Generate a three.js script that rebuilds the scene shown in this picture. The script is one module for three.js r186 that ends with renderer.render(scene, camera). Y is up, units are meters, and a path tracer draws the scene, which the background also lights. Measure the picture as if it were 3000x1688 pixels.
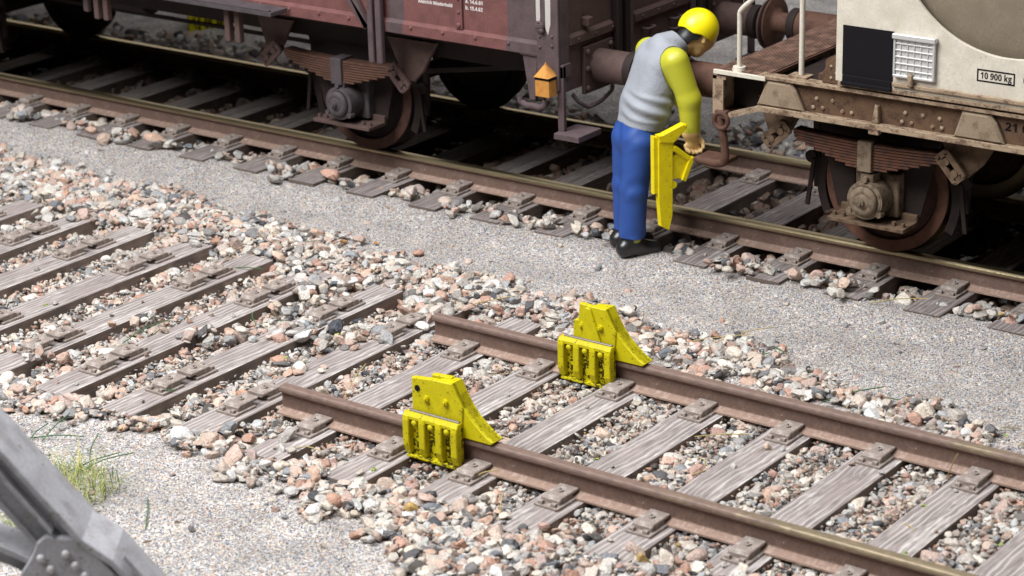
import * as THREE from 'three';
import { mergeGeometries } from 'three/addons/utils/BufferGeometryUtils.js';
import { RoundedBoxGeometry } from 'three/addons/geometries/RoundedBoxGeometry.js';
import { ConvexGeometry } from 'three/addons/geometries/ConvexGeometry.js';
import { TextGeometry } from 'three/addons/geometries/TextGeometry.js';
import { FontLoader } from 'three/addons/loaders/FontLoader.js';
import { RectAreaLightUniformsLib } from 'three/addons/lights/RectAreaLightUniformsLib.js';

// ------------------------------------------------------------------ camera, lamps, exposure
const scene = new THREE.Scene();
scene.background = new THREE.Color(0x000000);
const camera = new THREE.PerspectiveCamera(14.0175, 1024 / 576, 0.5, 200);
camera.position.set(9.0148, 5.7537, 10.7451);
camera.rotation.set(-0.3504, 0.6466, -0.0269, 'YXZ');
camera.focus = 15.6;
camera.userData.fStop = 1.7;
camera.updateMatrixWorld(true);
camera.updateProjectionMatrix();

RectAreaLightUniformsLib.init();
function softbox(x, y, z, w, h, intensity, color, tx, ty, tz) {
  const l = new THREE.RectAreaLight(color, intensity, w, h);
  l.position.set(x, y, z); l.lookAt(tx, ty, tz); l.name = 'softbox';
  scene.add(l); return l;
}
softbox(-3.6, 13.4, 7.6, 9, 9, 16.5, 0xfcfcfd, -0.5, 0.3, -1.5);   // key softbox, high and a little left of the camera
softbox(2, 16.5, 0.5, 18, 13, 3.6, 0xfbfbff, 0, 0.5, -1);              // fill panel added overhead to soften shadows among the stones
softbox(-14, 6.2, -17.5, 16, 5, .9, 0xfff6e8, -3, 0.3, -3);             // unseen softbox added behind the layout for the rail heads to mirror

const renderer = new THREE.WebGLRenderer({ antialias: true });
renderer.toneMapping = THREE.LinearToneMapping;
renderer.toneMappingExposure = 1.0;
renderer.shadowMap.enabled = true;

// ------------------------------------------------------------------ helpers
function rng(a) { return () => { a |= 0; a = a + 0x6D2B79F5 | 0; let t = Math.imul(a ^ a >>> 15, 1 | a); t = t + Math.imul(t ^ t >>> 7, 61 | t) ^ t; return ((t ^ t >>> 14) >>> 0) / 4294967296; }; }
const R = rng(20240611);
const lerp = (a, b, t) => a + (b - a) * t, clamp = (x, a = 0, b = 1) => Math.min(b, Math.max(a, x));
const sstep = (a, b, x) => { const t = clamp((x - a) / (b - a)); return t * t * (3 - 2 * t); };
function makeNoise(seed) {
  const r = rng(seed), T = new Float32Array(65536); for (let i = 0; i < 65536; i++) T[i] = r();
  return (x, y, p = 256) => {   // value noise, period p
    const xi = Math.floor(x), yi = Math.floor(y), fx = x - xi, fy = y - yi, u = fx * fx * (3 - 2 * fx), v = fy * fy * (3 - 2 * fy);
    const m = (a) => ((a % p) + p) % p, x0 = m(xi), x1 = m(xi + 1), y0 = m(yi) * 256, y1 = m(yi + 1) * 256;
    return lerp(lerp(T[x0 + y0], T[x1 + y0], u), lerp(T[x0 + y1], T[x1 + y1], u), v);
  };
}
const N1 = makeNoise(11), N2 = makeNoise(23), N3 = makeNoise(37);
function tex(w, h, fn, srgb = true) {
  const d = new Uint8Array(w * h * 4), o = [0, 0, 0];
  for (let y = 0; y < h; y++) for (let x = 0; x < w; x++) { fn(x, y, o); const i = (y * w + x) * 4; d[i] = clamp(o[0], 0, 255); d[i + 1] = clamp(o[1], 0, 255); d[i + 2] = clamp(o[2], 0, 255); d[i + 3] = 255; }
  const t = new THREE.DataTexture(d, w, h, THREE.RGBAFormat); t.wrapS = t.wrapT = THREE.RepeatWrapping;
  t.magFilter = THREE.LinearFilter; t.minFilter = THREE.LinearMipmapLinearFilter; t.generateMipmaps = true;
  if (srgb) t.colorSpace = THREE.SRGBColorSpace; t.needsUpdate = true; return t;
}
const lin = (r, g, b) => new THREE.Color().setRGB(r / 255, g / 255, b / 255, THREE.SRGBColorSpace);
function boxUV(g, scale = 1) {   // box projected uv, in metres times scale
  g = g.index ? g.toNonIndexed() : g; if (!g.attributes.normal) g.computeVertexNormals();
  const p = g.attributes.position, uv = new Float32Array(p.count * 2), a = new THREE.Vector3(), b = new THREE.Vector3(), c = new THREE.Vector3();
  for (let i = 0; i < p.count; i += 3) {
    a.fromBufferAttribute(p, i); b.fromBufferAttribute(p, i + 1).sub(a); c.fromBufferAttribute(p, i + 2).sub(a); b.cross(c);
    const ax = Math.abs(b.x), ay = Math.abs(b.y), az = Math.abs(b.z);
    for (let k = 0; k < 3; k++) {
      const x = p.getX(i + k), y = p.getY(i + k), z = p.getZ(i + k);
      const [u, v] = ay >= ax && ay >= az ? [x, z] : ax >= az ? [z, y] : [x, y];
      uv[(i + k) * 2] = u * scale; uv[(i + k) * 2 + 1] = v * scale;
    }
  }
  g.setAttribute('uv', new THREE.BufferAttribute(uv, 2));
  for (const k of Object.keys(g.attributes)) if (!['position', 'normal', 'uv', 'color'].includes(k)) g.deleteAttribute(k);
  return g;
}
const merge = (list) => mergeGeometries(list.map((g) => { g = g.index ? g.toNonIndexed() : g; if (!g.attributes.normal) g.computeVertexNormals(); for (const k of Object.keys(g.attributes)) if (!['position', 'normal'].includes(k)) g.deleteAttribute(k); return g; }));
function B(x0, x1, y0, y1, z0, z1, r = 0) {   // box from its bounds, with rounded edges when r is given
  const w = x1 - x0, h = y1 - y0, d = z1 - z0;
  const g = r ? new RoundedBoxGeometry(w, h, d, 1, Math.min(r, w * .49, h * .49, d * .49)) : new THREE.BoxGeometry(w, h, d);
  return g.translate((x0 + x1) / 2, (y0 + y1) / 2, (z0 + z1) / 2);
}
function poly(pts, z0, z1, bevel = 0, axis = 'z', hole) {   // polygon in (x, y) given thickness; axis x: polygon in (z, y)
  const s = new THREE.Shape(pts.map(([a, b]) => new THREE.Vector2(a, b)));
  if (hole) s.holes.push(hole);
  const g = new THREE.ExtrudeGeometry(s, { depth: z1 - z0 - 2 * bevel, bevelEnabled: bevel > 0, bevelThickness: bevel, bevelSize: bevel, bevelOffset: -bevel, bevelSegments: 1, curveSegments: 48 });
  g.translate(0, 0, z0 + bevel);
  if (axis === 'x') { g.rotateY(-Math.PI / 2); g.scale(-1, 1, 1); flip(g); }
  return g;
}
function flip(g) { const n = g.index ? null : g.attributes.position.count; if (n) { for (const k of Object.keys(g.attributes)) { const A = g.attributes[k], s = A.itemSize; for (let i = 0; i < n; i += 3) for (let c = 0; c < s; c++) { const t = A.array[(i + 1) * s + c]; A.array[(i + 1) * s + c] = A.array[(i + 2) * s + c]; A.array[(i + 2) * s + c] = t; } } } g.computeVertexNormals(); return g; }
function cyl(r0, r1, len, axis, x, y, z, seg = 24) {   // r0 at the low end
  const g = new THREE.CylinderGeometry(r1, r0, len, seg);
  if (axis === 'x') g.rotateZ(-Math.PI / 2); if (axis === 'z') g.rotateX(Math.PI / 2);
  return g.translate(x, y, z);
}
function lathe(pts, axis, x, y, z, seg = 48) {   // pts [radius, along]
  const g = new THREE.LatheGeometry(pts.map(([a, b]) => new THREE.Vector2(a, b)), seg);
  if (axis === 'x') g.rotateZ(-Math.PI / 2); if (axis === 'z') g.rotateX(Math.PI / 2);
  return g.translate(x, y, z);
}
function tube(pts, r, seg = 40, rs = 10, closed = false) { return new THREE.TubeGeometry(new THREE.CatmullRomCurve3(pts.map((p) => new THREE.Vector3(...p)), closed, 'catmullrom', .2), seg, r, rs, closed); }
function bar(a, b, w, h) {   // rectangular bar between two points
  const A = new THREE.Vector3(...a), Bv = new THREE.Vector3(...b), L = A.distanceTo(Bv), g = new THREE.BoxGeometry(w, h, L);
  const m = new THREE.Matrix4().lookAt(A, Bv, new THREE.Vector3(0, 1, 0)); g.applyMatrix4(m); return g.translate((A.x + Bv.x) / 2, (A.y + Bv.y) / 2, (A.z + Bv.z) / 2);
}
const rivet = (x, y, z, r = .016, axis = 'z') => { const g = new THREE.SphereGeometry(r, 10, 6); if (axis === 'z') g.scale(1, 1, .75); else if (axis === 'x') g.scale(.75, 1, 1); else g.scale(1, .7, 1); return g.translate(x, y, z); };
const taken = {};
const numbered = (n) => { const k = taken[n] = (taken[n] ?? -1) + 1; return k ? `${n}_${String(k).padStart(3, '0')}` : n; };
function thing(name, label, category, base = [0, 0, 0], group, turn = 0) {
  const o = new THREE.Group(); o.name = numbered(name); o.position.set(...base); o.rotation.y = turn;
  o.userData = { label, category }; if (group) o.userData.group = group;
  scene.add(o); return o;
}
function structure(o, name, label) { o.name = name; o.userData = { kind: 'structure', label, category: name.replace(/_/g, ' ') }; scene.add(o); return o; }
function mesh(name, g, m, parent, uvScale) {
  const o = new THREE.Mesh(uvScale === 0 ? g : boxUV(g, uvScale || 1), m); o.name = name; o.castShadow = o.receiveShadow = true; parent.add(o); return o;
}
// part built in world coordinates, under a thing that stands at its base
function part(root, name, g, m, parent = root, uvScale) { g = Array.isArray(g) ? merge(g) : g; g.translate(-root.position.x, -root.position.y, -root.position.z); return mesh(name, g, m, parent, uvScale); }

// ------------------------------------------------------------------ textures and materials
const SANDP = [[190, 186, 180, 24], [168, 165, 162, 31], [172, 159, 143, 16], [124, 127, 140, 17], [84, 83, 87, 6], [178, 146, 124, 6]];
const pickSand = (r) => { let t = r * 100; for (const c of SANDP) if ((t -= c[3]) < 0) return c; return SANDP[1]; };
const SANDCELL = 256, sr = rng(5), sandC = [];
for (let i = 0; i < SANDCELL * SANDCELL; i++) { const c = pickSand(sr()), k = .86 + .28 * sr(); sandC.push([sr(), sr(), c[0] * k, c[1] * k, c[2] * k, sr()]); }
const sandH = new Float32Array(1024 * 1024);
const sandTex = tex(1024, 1024, (x, y, o) => {
  const fx = x / 4, fy = y / 4, cx = Math.floor(fx), cy = Math.floor(fy); let bd = 9, b = null;
  for (let j = -1; j <= 1; j++) for (let i = -1; i <= 1; i++) { const c = sandC[((cy + j + 256) % 256) * 256 + (cx + i + 256) % 256], dx = cx + i + c[0] - fx, dy = cy + j + c[1] - fy, d = dx * dx + dy * dy; if (d < bd) { bd = d; b = c; } }
  sandH[y * 1024 + x] = clamp(.35 + .65 * b[5] - bd * .8);
  const m = .9 + .2 * N1(x / 64, y / 64, 16); o[0] = b[2] * m; o[1] = b[3] * m; o[2] = b[4] * m;
});
const sandBump = tex(1024, 1024, (x, y, o) => { o[0] = o[1] = o[2] = 255 * sandH[y * 1024 + x]; }, false);
for (const t of [sandTex, sandBump]) t.repeat.set(1 / 2.6, 1 / 2.6);
const mSand = new THREE.MeshStandardMaterial({ map: sandTex, bumpMap: sandBump, bumpScale: .0045, roughness: .9 });

// mottling used by stones and paint: neutral, multiplies the colour of the material
const speck = tex(512, 512, (x, y, o) => {
  const n = .5 * N1(x / 16, y / 16, 32) + .3 * N2(x / 6, y / 6, 85) + .2 * N3(x / 2.5, y / 2.5, 204); let v = 240 + 110 * (n - .5);
  const d = N2(x / 4 + 40, y / 4, 128); if (d > .8) v -= 90 * (d - .8) / .2; if (d < .12) v += 20; o[0] = v; o[1] = v; o[2] = v;
});
const speckBump = tex(512, 512, (x, y, o) => { o[0] = o[1] = o[2] = 255 * (.6 * N1(x / 20, y / 20, 25) + .4 * N3(x / 5, y / 5, 102)); }, false);
const mStone = new THREE.MeshStandardMaterial({ map: speck, bumpMap: speckBump, bumpScale: .004, roughness: .62 });
const mGlassy = new THREE.MeshPhysicalMaterial({ map: speck, bumpMap: speckBump, bumpScale: .003, roughness: .38, clearcoat: .15 });
// sleeper: u across (0.27 m), v along; pale raised grain on grey brown, white dust specks
function woodField(x, y) {   // x along 0..1, y across 0..1; the strip y > 0.78 is the plain sawn side
  const side = y > .78, warp = .16 * (N1(x * 5, y * 2 + 2, 5) - .5) + .09 * (N2(x * 14, y * 3, 14) - .5) + .03 * (N3(x * 40, y * 5, 40) - .5);
  const f = (y / .76 + warp) * 7.5, k = f - Math.floor(f), seed = N3(Math.floor(f) * 7.3 + .5, x * 6, 6), here = .45 + .75 * N1(x * 9, y * 3 + 4, 9);
  const line = side ? 0 : Math.exp(-Math.pow((k - .5) / (.09 + .16 * seed), 2)) * sstep(.22, .62, seed + .3 * N1(x * 30, y * 9, 30) - .05) * here;
  return { side, line, n: N2(x * 40, y * 12, 40), fine: N3(x * 20, y * 90, 20), dust: side ? 0 : N1(x * 7 + 3, y * 4, 7) * .6 + N2(x * 60, y * 30, 60) * .4 };
}
const dustr = rng(77);
const woodTex = tex(1024, 512, (x, y, o) => {
  const w = woodField(x / 1024, y / 512), v = .84 + .18 * w.n + .2 * (w.fine - .5), L = clamp(w.line * .8 + .16 * sstep(.55, .9, w.fine) * !w.side + .5 * sstep(.5, .85, w.dust));
  const b = w.side ? [130, 115, 105] : [143, 132, 128];
  o[0] = lerp(b[0] * v, 196, L); o[1] = lerp(b[1] * v, 191, L); o[2] = lerp(b[2] * v, 186, L);
  if (dustr() > (w.side ? .996 : .985)) { o[0] = o[1] = o[2] = 222; }
});
const woodBump = tex(1024, 512, (x, y, o) => { const w = woodField(x / 1024, y / 512); o[0] = o[1] = o[2] = 255 * clamp(.25 + .55 * w.line + .2 * w.fine); }, false);
const mWood = new THREE.MeshStandardMaterial({ map: woodTex, bumpMap: woodBump, bumpScale: .005, roughness: .88 });
const mWoodShaded = mWood.clone(); mWoodShaded.color = new THREE.Color(.68, .66, .66);   // wagon track's sleepers, colour darkened to deepen the shade under the wagons
function worn(base, spots, o = {}) {   // paint with a grain of its own: dust mottling and small chips
  const r = rng(o.seed || 3), S = o.size || 512, ch = [];
  for (let i = 0; i < (o.chips || 0); i++) ch.push([r() * S, r() * S, (o.chipSize || 3) * (.4 + 1.4 * r() * r()), r()]);
  const grid = new Map(); ch.forEach((c) => { for (let j = -1; j <= 1; j++) for (let i = -1; i <= 1; i++) { const k = ((Math.floor(c[0] / 32) + i + 16 * 4) % (S / 32)) + ',' + ((Math.floor(c[1] / 32) + j + 64) % (S / 32)); if (!grid.has(k)) grid.set(k, []); grid.get(k).push(c); } });
  const t = tex(S, S, (x, y, q) => {
    const a = N1(x / 48, y / 48, Math.round(S / 48)), b = N2(x / 9, y / 9, Math.round(S / 9)), c = N3(x / 3, y / 3, Math.round(S / 3) & 255 || 170);
    let k = clamp(sstep(.42, .8, .55 * a + .35 * b + .1 * c) * (o.amount ?? .8));
    const cs = grid.get(Math.floor(x / 32) + ',' + Math.floor(y / 32)); let chip = 0;
    if (cs) for (const h of cs) { let dx = Math.abs(x - h[0]), dy = Math.abs(y - h[1]); dx = Math.min(dx, S - dx); dy = Math.min(dy, S - dy); const d = Math.hypot(dx, dy * (1 + h[3])) + (o.rag || 2) * (b - .5) + .5 * (o.rag || 2) * (c - .5); if (d < h[2]) chip = 1; }
    const v = 1 + (o.grain ?? .12) * (c - .5) + .08 * (b - .5);
    for (let i = 0; i < 3; i++) { let z = lerp(base[i], spots[i], k); if (chip) z = lerp(z, (o.chipColor || [70, 48, 38])[i], .85); q[i] = z * v; }
  });
  t.repeat.set(o.rep || 1.4, o.rep || 1.4);
  return new THREE.MeshPhysicalMaterial({ map: t, specularIntensity: o.spec ?? .5, roughness: o.rough ?? .7, metalness: o.metal ?? 0, bumpMap: o.bump ? speckBump : null, bumpScale: o.bump || 1 });
}
const flat = (r, g, b, rough = .6, metal = 0, extra = {}) => new THREE.MeshPhysicalMaterial({ color: lin(r, g, b), roughness: rough, metalness: metal, ...extra });
const mRail = worn([116, 95, 85], [132, 110, 100], { seed: 9, rough: .68, amount: .6, chips: 60, chipSize: 1.6, chipColor: [205, 190, 180], rep: 1.1 });
const mFoot = worn([152, 128, 114], [172, 152, 140], { seed: 10, rough: .8, amount: .8, chips: 60, chipSize: 1.6, chipColor: [210, 198, 190], rep: 1.2 });   // foot paler than the rest of the rail
const mClip = worn([138, 126, 118], [176, 168, 161], { seed: 19, rough: .8, chips: 40, chipSize: 2, chipColor: [200, 195, 190], rep: 3 });
const mBrass = new THREE.MeshStandardMaterial({ color: lin(200, 184, 148), metalness: 1, roughness: .34, bumpMap: speckBump, bumpScale: .0008 });
const mMaroon = worn([112, 74, 71], [95, 64, 61], { seed: 29, rough: .68, grain: .2, chips: 25, chipSize: 1.2, chipColor: [185, 175, 170], rep: 1.3, bump: .0006 });
const mGreyBrown = worn([88, 74, 75], [74, 62, 63], { seed: 31, rough: .72, grain: .2, rep: 1.5, bump: .0006 });
const mEnd = worn([88, 70, 66], [76, 62, 56], { seed: 33, rough: .72, grain: .22, rep: 1.5, bump: .0006 });
const mDark = worn([46, 37, 34], [36, 29, 27], { seed: 35, rough: .75, rep: 1.2 });
const mRust = worn([92, 66, 54], [72, 50, 42], { seed: 41, rough: .75, grain: .25, rep: 2, bump: .001 });
const mSpring = worn([100, 66, 51], [62, 49, 46], { seed: 43, rough: .6, rep: 2.2 });
const mWheel = worn([86, 60, 51], [62, 45, 40], { seed: 44, rough: .7, grain: .25, rep: 2.2, bump: .0015 });
const mTyre = worn([106, 74, 60], [80, 57, 48], { seed: 46, rough: .75, grain: .3, rep: 2.5, bump: .0015 });
const mCream = worn([206, 199, 184], [192, 183, 166], { seed: 47, rough: .62, chips: 110, chipSize: 1.1, chipColor: [110, 98, 84], rep: 1.0, grain: .08 });
const mFrame = worn([158, 138, 115], [88, 68, 55], { seed: 53, rough: .72, amount: .85, chips: 70, chipSize: 4, chipColor: [78, 52, 40], rep: 1.5, bump: .001 });
const mWeb = worn([100, 77, 59], [66, 48, 38], { seed: 59, rough: .78, chips: 40, chipSize: 3, chipColor: [60, 44, 36], rep: 1.7, bump: .001 });
const mHang = worn([110, 90, 72], [70, 54, 43], { seed: 63, rough: .75, chips: 120, chipSize: 2, chipColor: [56, 42, 34], rep: 2.2, bump: .001 });
const mSlate = worn([78, 71, 73], [64, 58, 60], { seed: 65, rough: .7, rep: 1.5 });
const mBracket = worn([144, 127, 107], [112, 94, 77], { seed: 61, rough: .75, chips: 320, chipSize: 1.8, chipColor: [84, 64, 50], rep: 2.0, bump: .001 });
const mDish = worn([134, 122, 105], [124, 112, 95], { seed: 97, rough: .7, chips: 60, chipSize: 1, chipColor: [92, 80, 66], rep: 1.2, grain: .1 });
const mBlack = flat(24, 22, 25, .85, 0, { specularIntensity: .25 }); const mSilver = flat(205, 204, 202, .38, .35);
const mBoxy = worn([124, 109, 91], [80, 65, 53], { seed: 67, rough: .7, chips: 60, chipSize: 2.4, chipColor: [92, 72, 56], rep: 3 });
const mYellow = worn([196, 184, 16], [186, 174, 16], { seed: 71, rough: .48, chips: 150, chipSize: 4.5, rag: 12, chipColor: [118, 106, 18], rep: 2.2, grain: .08 });
const mYellowClean = worn([234, 214, 14], [222, 198, 12], { seed: 73, rough: .42, chips: 60, chipSize: 4, chipColor: [120, 102, 16], rep: 2.6, grain: .05 });
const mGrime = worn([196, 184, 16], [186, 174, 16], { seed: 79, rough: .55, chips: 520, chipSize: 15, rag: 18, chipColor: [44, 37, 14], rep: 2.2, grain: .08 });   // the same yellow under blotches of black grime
const mSteel = flat(120, 112, 108, .45, .6);
const mOrange = worn([190, 134, 66], [170, 114, 52], { seed: 83, rough: .7, grain: .25, rep: 4 });
const mGirder = worn([182, 182, 186], [158, 156, 158], { seed: 89, rough: .65, amount: 1, chips: 90, chipSize: 5, chipColor: [140, 132, 120], rep: 1.2, grain: .16, bump: .001 });
const mWhite = flat(216, 212, 208, .6);

// ------------------------------------------------------------------ layout figures (metres)
const S = .6205, G = .7525, RH = .1755, ZB = -3.3613, ZC = ZB - G, YB = .0828, RT = YB + RH;
const inter = (tab, x) => { if (x <= tab[0][0]) return tab[0][1]; for (let i = 1; i < tab.length; i++) if (x <= tab[i][0]) return lerp(tab[i - 1][1], tab[i][1], (x - tab[i - 1][0]) / (tab[i][0] - tab[i - 1][0])); return tab[tab.length - 1][1]; };
const farEdge = (x) => inter([[-6.4, -2.12], [-4.2, -2.03], [-2.1, -1.84], [-.45, -1.78], [1.05, -1.68], [1.93, -1.56], [2.8, -1.4], [3.8, -1.28], [5, -1.25]], x);
const nearEdge = (x) => inter([[-2.5, 1.7], [-1.2, 1.5], [-.35, 1.48], [.6, 1.6], [1.35, 1.86], [1.8, 2.0], [4, 2.3]], x);
const fbm = (x, z) => N1(x * 1.1 + 60, z * 1.1 + 60) * .6 + N2(x * 3 + 50, z * 3 + 50) * .3 + N3(x * 8 + 80, z * 8 + 80) * .1 - .5;
const cover = (x) => lerp(1.5, 1.22, sstep(-.6, 1.6, x));   // how far from the track centre the far sleeper ends stay bare
function ground(x, z) {
  let y;
  const bd = lerp(-.155, -.125, sstep(-1.2, .2, x));
  if (z > 0) y = lerp(bd, -.035, sstep(1.1, 1.42, z));
  else if (z > -2.3) { const c = cover(x); y = lerp(bd, .012, sstep(c - .3, c + .05, -z)); }
  else if (z > -4.2) y = lerp(lerp(.0, .062, sstep(2.3, 2.78, -z)), YB - .17, sstep(2.86, 3.12, -z));
  else y = lerp(YB - .18, -.03, sstep(5.2, 6.0, -z));
  const bed = (z > -1.1 && z < 1.2) || (z < -3.0 && z > -5.2);
  return y + fbm(x, z) * (bed ? .02 : .045);
}

// ------------------------------------------------------------------ setting: fine gravel ground
{
  const x0 = -20, x1 = 9, z0 = -22, z1 = 6, xs = [], zs = [];
  for (let x = x0; x < x1; x += x > -9 && x < 5.5 ? .05 : .25) xs.push(x); xs.push(x1);
  for (let z = z0; z < z1; z += z > -6 && z < 3.8 ? .05 : .3) zs.push(z); zs.push(z1);
  const P = [], U = [], I = [];
  for (const z of zs) for (const x of xs) { P.push(x, ground(x, z), z); U.push(x, z); }
  for (let j = 0; j < zs.length - 1; j++) for (let i = 0; i < xs.length - 1; i++) { const a = j * xs.length + i, b = a + 1, c = a + xs.length, d = c + 1; I.push(a, c, b, b, c, d); }
  const g = new THREE.BufferGeometry(); g.setAttribute('position', new THREE.Float32BufferAttribute(P, 3)); g.setAttribute('uv', new THREE.Float32BufferAttribute(U, 2)); g.setIndex(I); g.computeVertexNormals();
  const o = new THREE.Mesh(g, mSand); o.castShadow = o.receiveShadow = true;
  structure(o, 'ground', 'pale grey fine gravel ground around and between the two tracks');
}
// loose grains that give the gravel its grain
const proj = new THREE.Matrix4().multiplyMatrices(camera.projectionMatrix, camera.matrixWorldInverse), pv = new THREE.Vector3();
const nearView = (x, y, z, m = 1.25) => { pv.set(x, y, z).applyMatrix4(proj); return Math.abs(pv.x) < m && Math.abs(pv.y) < m; };
function instanced(name, g, m, list, parent) {   // list of {p, r:[sx,sy,sz], q, c}
  const o = new THREE.InstancedMesh(g, m, list.length), M = new THREE.Matrix4(), Q = new THREE.Quaternion(), E = new THREE.Euler(), Sv = new THREE.Vector3(), Pv = new THREE.Vector3();
  list.forEach((s, i) => { M.compose(Pv.set(...s.p), Q.setFromEuler(E.set(...s.q)), Sv.set(...s.r)); o.setMatrixAt(i, M); o.setColorAt(i, s.c); });
  o.name = name; o.castShadow = o.receiveShadow = true; parent.add(o); return o;
}
{
  const g = new THREE.Group(), r = rng(301); const A = [[], []];
  const put = (x, z) => {
    if (!nearView(x, 0, z, 1.15)) return; const c = pickSand(r()), k = .92 + .2 * r(), s = .003 + .0038 * r() * r();
    A[r() < .5 ? 0 : 1].push({ p: [x, ground(x, z) + s * .35, z], r: [s * (1 + .4 * r()), s * .8, s], q: [r() * 6, r() * 6, r() * 6], c: lin(clamp(c[0] * k, 0, 245), clamp(c[1] * k, 0, 245), clamp(c[2] * k, 0, 245)) });
  };
  for (let i = 0; i < 210000; i++) { const x = -8 + 13 * r(), z = -3.0 + 2.0 * r(); put(x, z); }
  for (let i = 0; i < 60000; i++) { const x = -2.6 + 5.6 * r(), z = 1.35 + 2.2 * r(); put(x, z); }
  const m = new THREE.MeshStandardMaterial({ color: 0xffffff, roughness: .7 });
  const s0 = new THREE.IcosahedronGeometry(1, 0), s1 = new THREE.OctahedronGeometry(1, 0);
  instanced('grains', s0, m, A[0], g); instanced('grains', s1, m, A[1], g);
  g.name = 'loose_grains'; g.userData = { kind: 'stuff', label: 'loose pale grey and tan grains scattered over the gravel ground', category: 'gravel' }; scene.add(g);
}

// ------------------------------------------------------------------ sleepers
const sleeperProto = (() => {
  const w = .275, h = .17, L = 2.72, out = {};
  const variants = [0, 1, 2, 3, 4].map((k) => {
    const g = new RoundedBoxGeometry(w, h, L, 1, .007), p = g.attributes.position, n = g.attributes.normal, uv = g.attributes.uv;
    for (let i = 0; i < p.count; i++) { const x = p.getX(i), y = p.getY(i), z = p.getZ(i), nx = Math.abs(n.getX(i)), ny = Math.abs(n.getY(i)); uv.setXY(i, z / 2.9 + .5 + k * .37, nx > ny || Math.abs(n.getZ(i)) > ny ? .89 + y * .8 : .38 + x / .275 * .72); }
    g.translate(0, -h / 2 - .004, 0); return g;
  });
  out.variants = variants;
  // chair plate with two small nibs at its ends, clip block and its bolt
  const nibs = []; for (const x of [-.045, .045]) nibs.push(B(x - .017, x + .017, .004, .034, .221, .249, .005));
  out.plate = boxUV(merge([B(-.085, .085, -.004, .012, .06, .255, .004), ...nibs]));
  out.clip = boxUV(poly([[.018, .03], [.018, .052], [.19, .05], [.208, .036], [.208, .010], [.075, .010], [.075, .03]], -.066, .066, .005, 'x'));
  out.bolt = boxUV(merge([cyl(.024, .022, .012, 'y', 0, .056, .11, 12), cyl(.011, .009, .012, 'y', 0, .066, .11, 8)]));
  return out;
})();
const sleeperAxis = sleeperProto;
let sk = 0;
function sleeper(x, y, zc, label, group, wood = mWood) {
  const o = thing('wooden_sleeper', label, 'railway sleeper', [x, y, zc], group);
  const P = sleeperAxis, add = (name, g, m, parent) => { const k = new THREE.Mesh(g, m); k.name = name; k.castShadow = k.receiveShadow = true; parent.add(k); return k; };
  add('beam', P.variants[(sk++ * 3) % 5], wood, o);
  for (const s of [-1, 1]) {
    for (const t of [-1, 1]) { const pl = add('chair_plate', P.plate, mClip, o); pl.position.set(0, 0, s * G); if (t < 0) pl.rotation.y = Math.PI; const c = add('clip', P.clip, mClip, o); c.position.set(0, 0, s * G); if (t < 0) c.rotation.y = Math.PI; add('bolt', P.bolt, mClip, c); }
  }
  o.rotation.y = (R() - .5) * .012;
  return o;
}
const ORD = 'first second third fourth fifth sixth seventh eighth ninth tenth eleventh twelfth thirteenth fourteenth fifteenth sixteenth seventeenth eighteenth'.split(' ');
const frontSleepers = [], backSleepers = [];
for (let i = -9; i <= 7; i++) {
  const bare = i <= -1;
  frontSleepers.push(i * S);
  sleeper(i * S, 0, 0, bare ? `bare grey brown sleeper with empty rail clips, ${ORD[-i - 1]} out from the cut rail ends` : `grey sleeper under the wheel-stop rails, ${ORD[i]} in from their cut ends`, bare ? 'bare sleepers left of the rail ends' : 'sleepers under the front track');
}
for (let i = -5; i <= 17; i++) { const x = -7.016 + i * S; backSleepers.push(x); sleeper(x, YB, ZC, i <= 11 ? `wooden sleeper of the wagon track, ${ORD[11 - i]} from the worker's feet along the brown wagon` : `wooden sleeper of the wagon track, ${ORD[i - 12]} from the worker's feet along the silo wagon`, 'sleepers under the wagon track', mWoodShaded); }

// ------------------------------------------------------------------ rails
const railShape = () => {
  const s = [], hw = .038, fw = .072, wb = .011;
  const half = [[fw, 0], [fw, .012], [.017, .025], [wb + .002, .030], [wb, .038], [wb, RH - .06], [wb + .004, RH - .05], [hw - .006, RH - .042], [hw, RH - .036], [hw, RH - .016], [hw - .004, RH - .007], [hw - .012, RH - .0015], [hw - .022, RH]];
  for (const p of half.slice(3)) s.push(p); for (const p of half.slice(3).reverse()) s.push([-p[0], p[1]]);
  const f = half.slice(0, 4); return [s, [...f, ...f.slice().reverse().map(([a, b]) => [-a, b])]];
};
const headCap = () => { const e = .0016, hw = .038 + e, t = RH + e, s = [[hw, RH - .03], [hw, RH - .016], [hw - .004, t - .007], [hw - .012, t - .0015], [hw - .022, t]]; return [...s, ...s.slice().reverse().map(([a, b]) => [-a, b]), [-hw + .004, RH - .03], [-hw + .004, RH - .01], [hw - .004, RH - .01], [hw - .004, RH - .03]]; };
function rail(x0, x1, y, z, label, cap) {
  const o = thing('rail', label, 'rail', [(x0 + x1) / 2, y, z], 'steel rails of the two tracks');
  const [body, foot] = railShape();
  mesh('rail_body', poly(body, x0 - o.position.x, x1 - o.position.x, 0, 'x'), mRail, o);
  mesh('rail_foot', poly(foot, x0 - o.position.x, x1 - o.position.x, 0, 'x'), mFoot, o);
  if (cap) mesh('running_surface', poly(headCap(), cap[0] - o.position.x, cap[1] - o.position.x, 0, 'x'), cap[2] || mBrass, o);
  return o;
}
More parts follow.
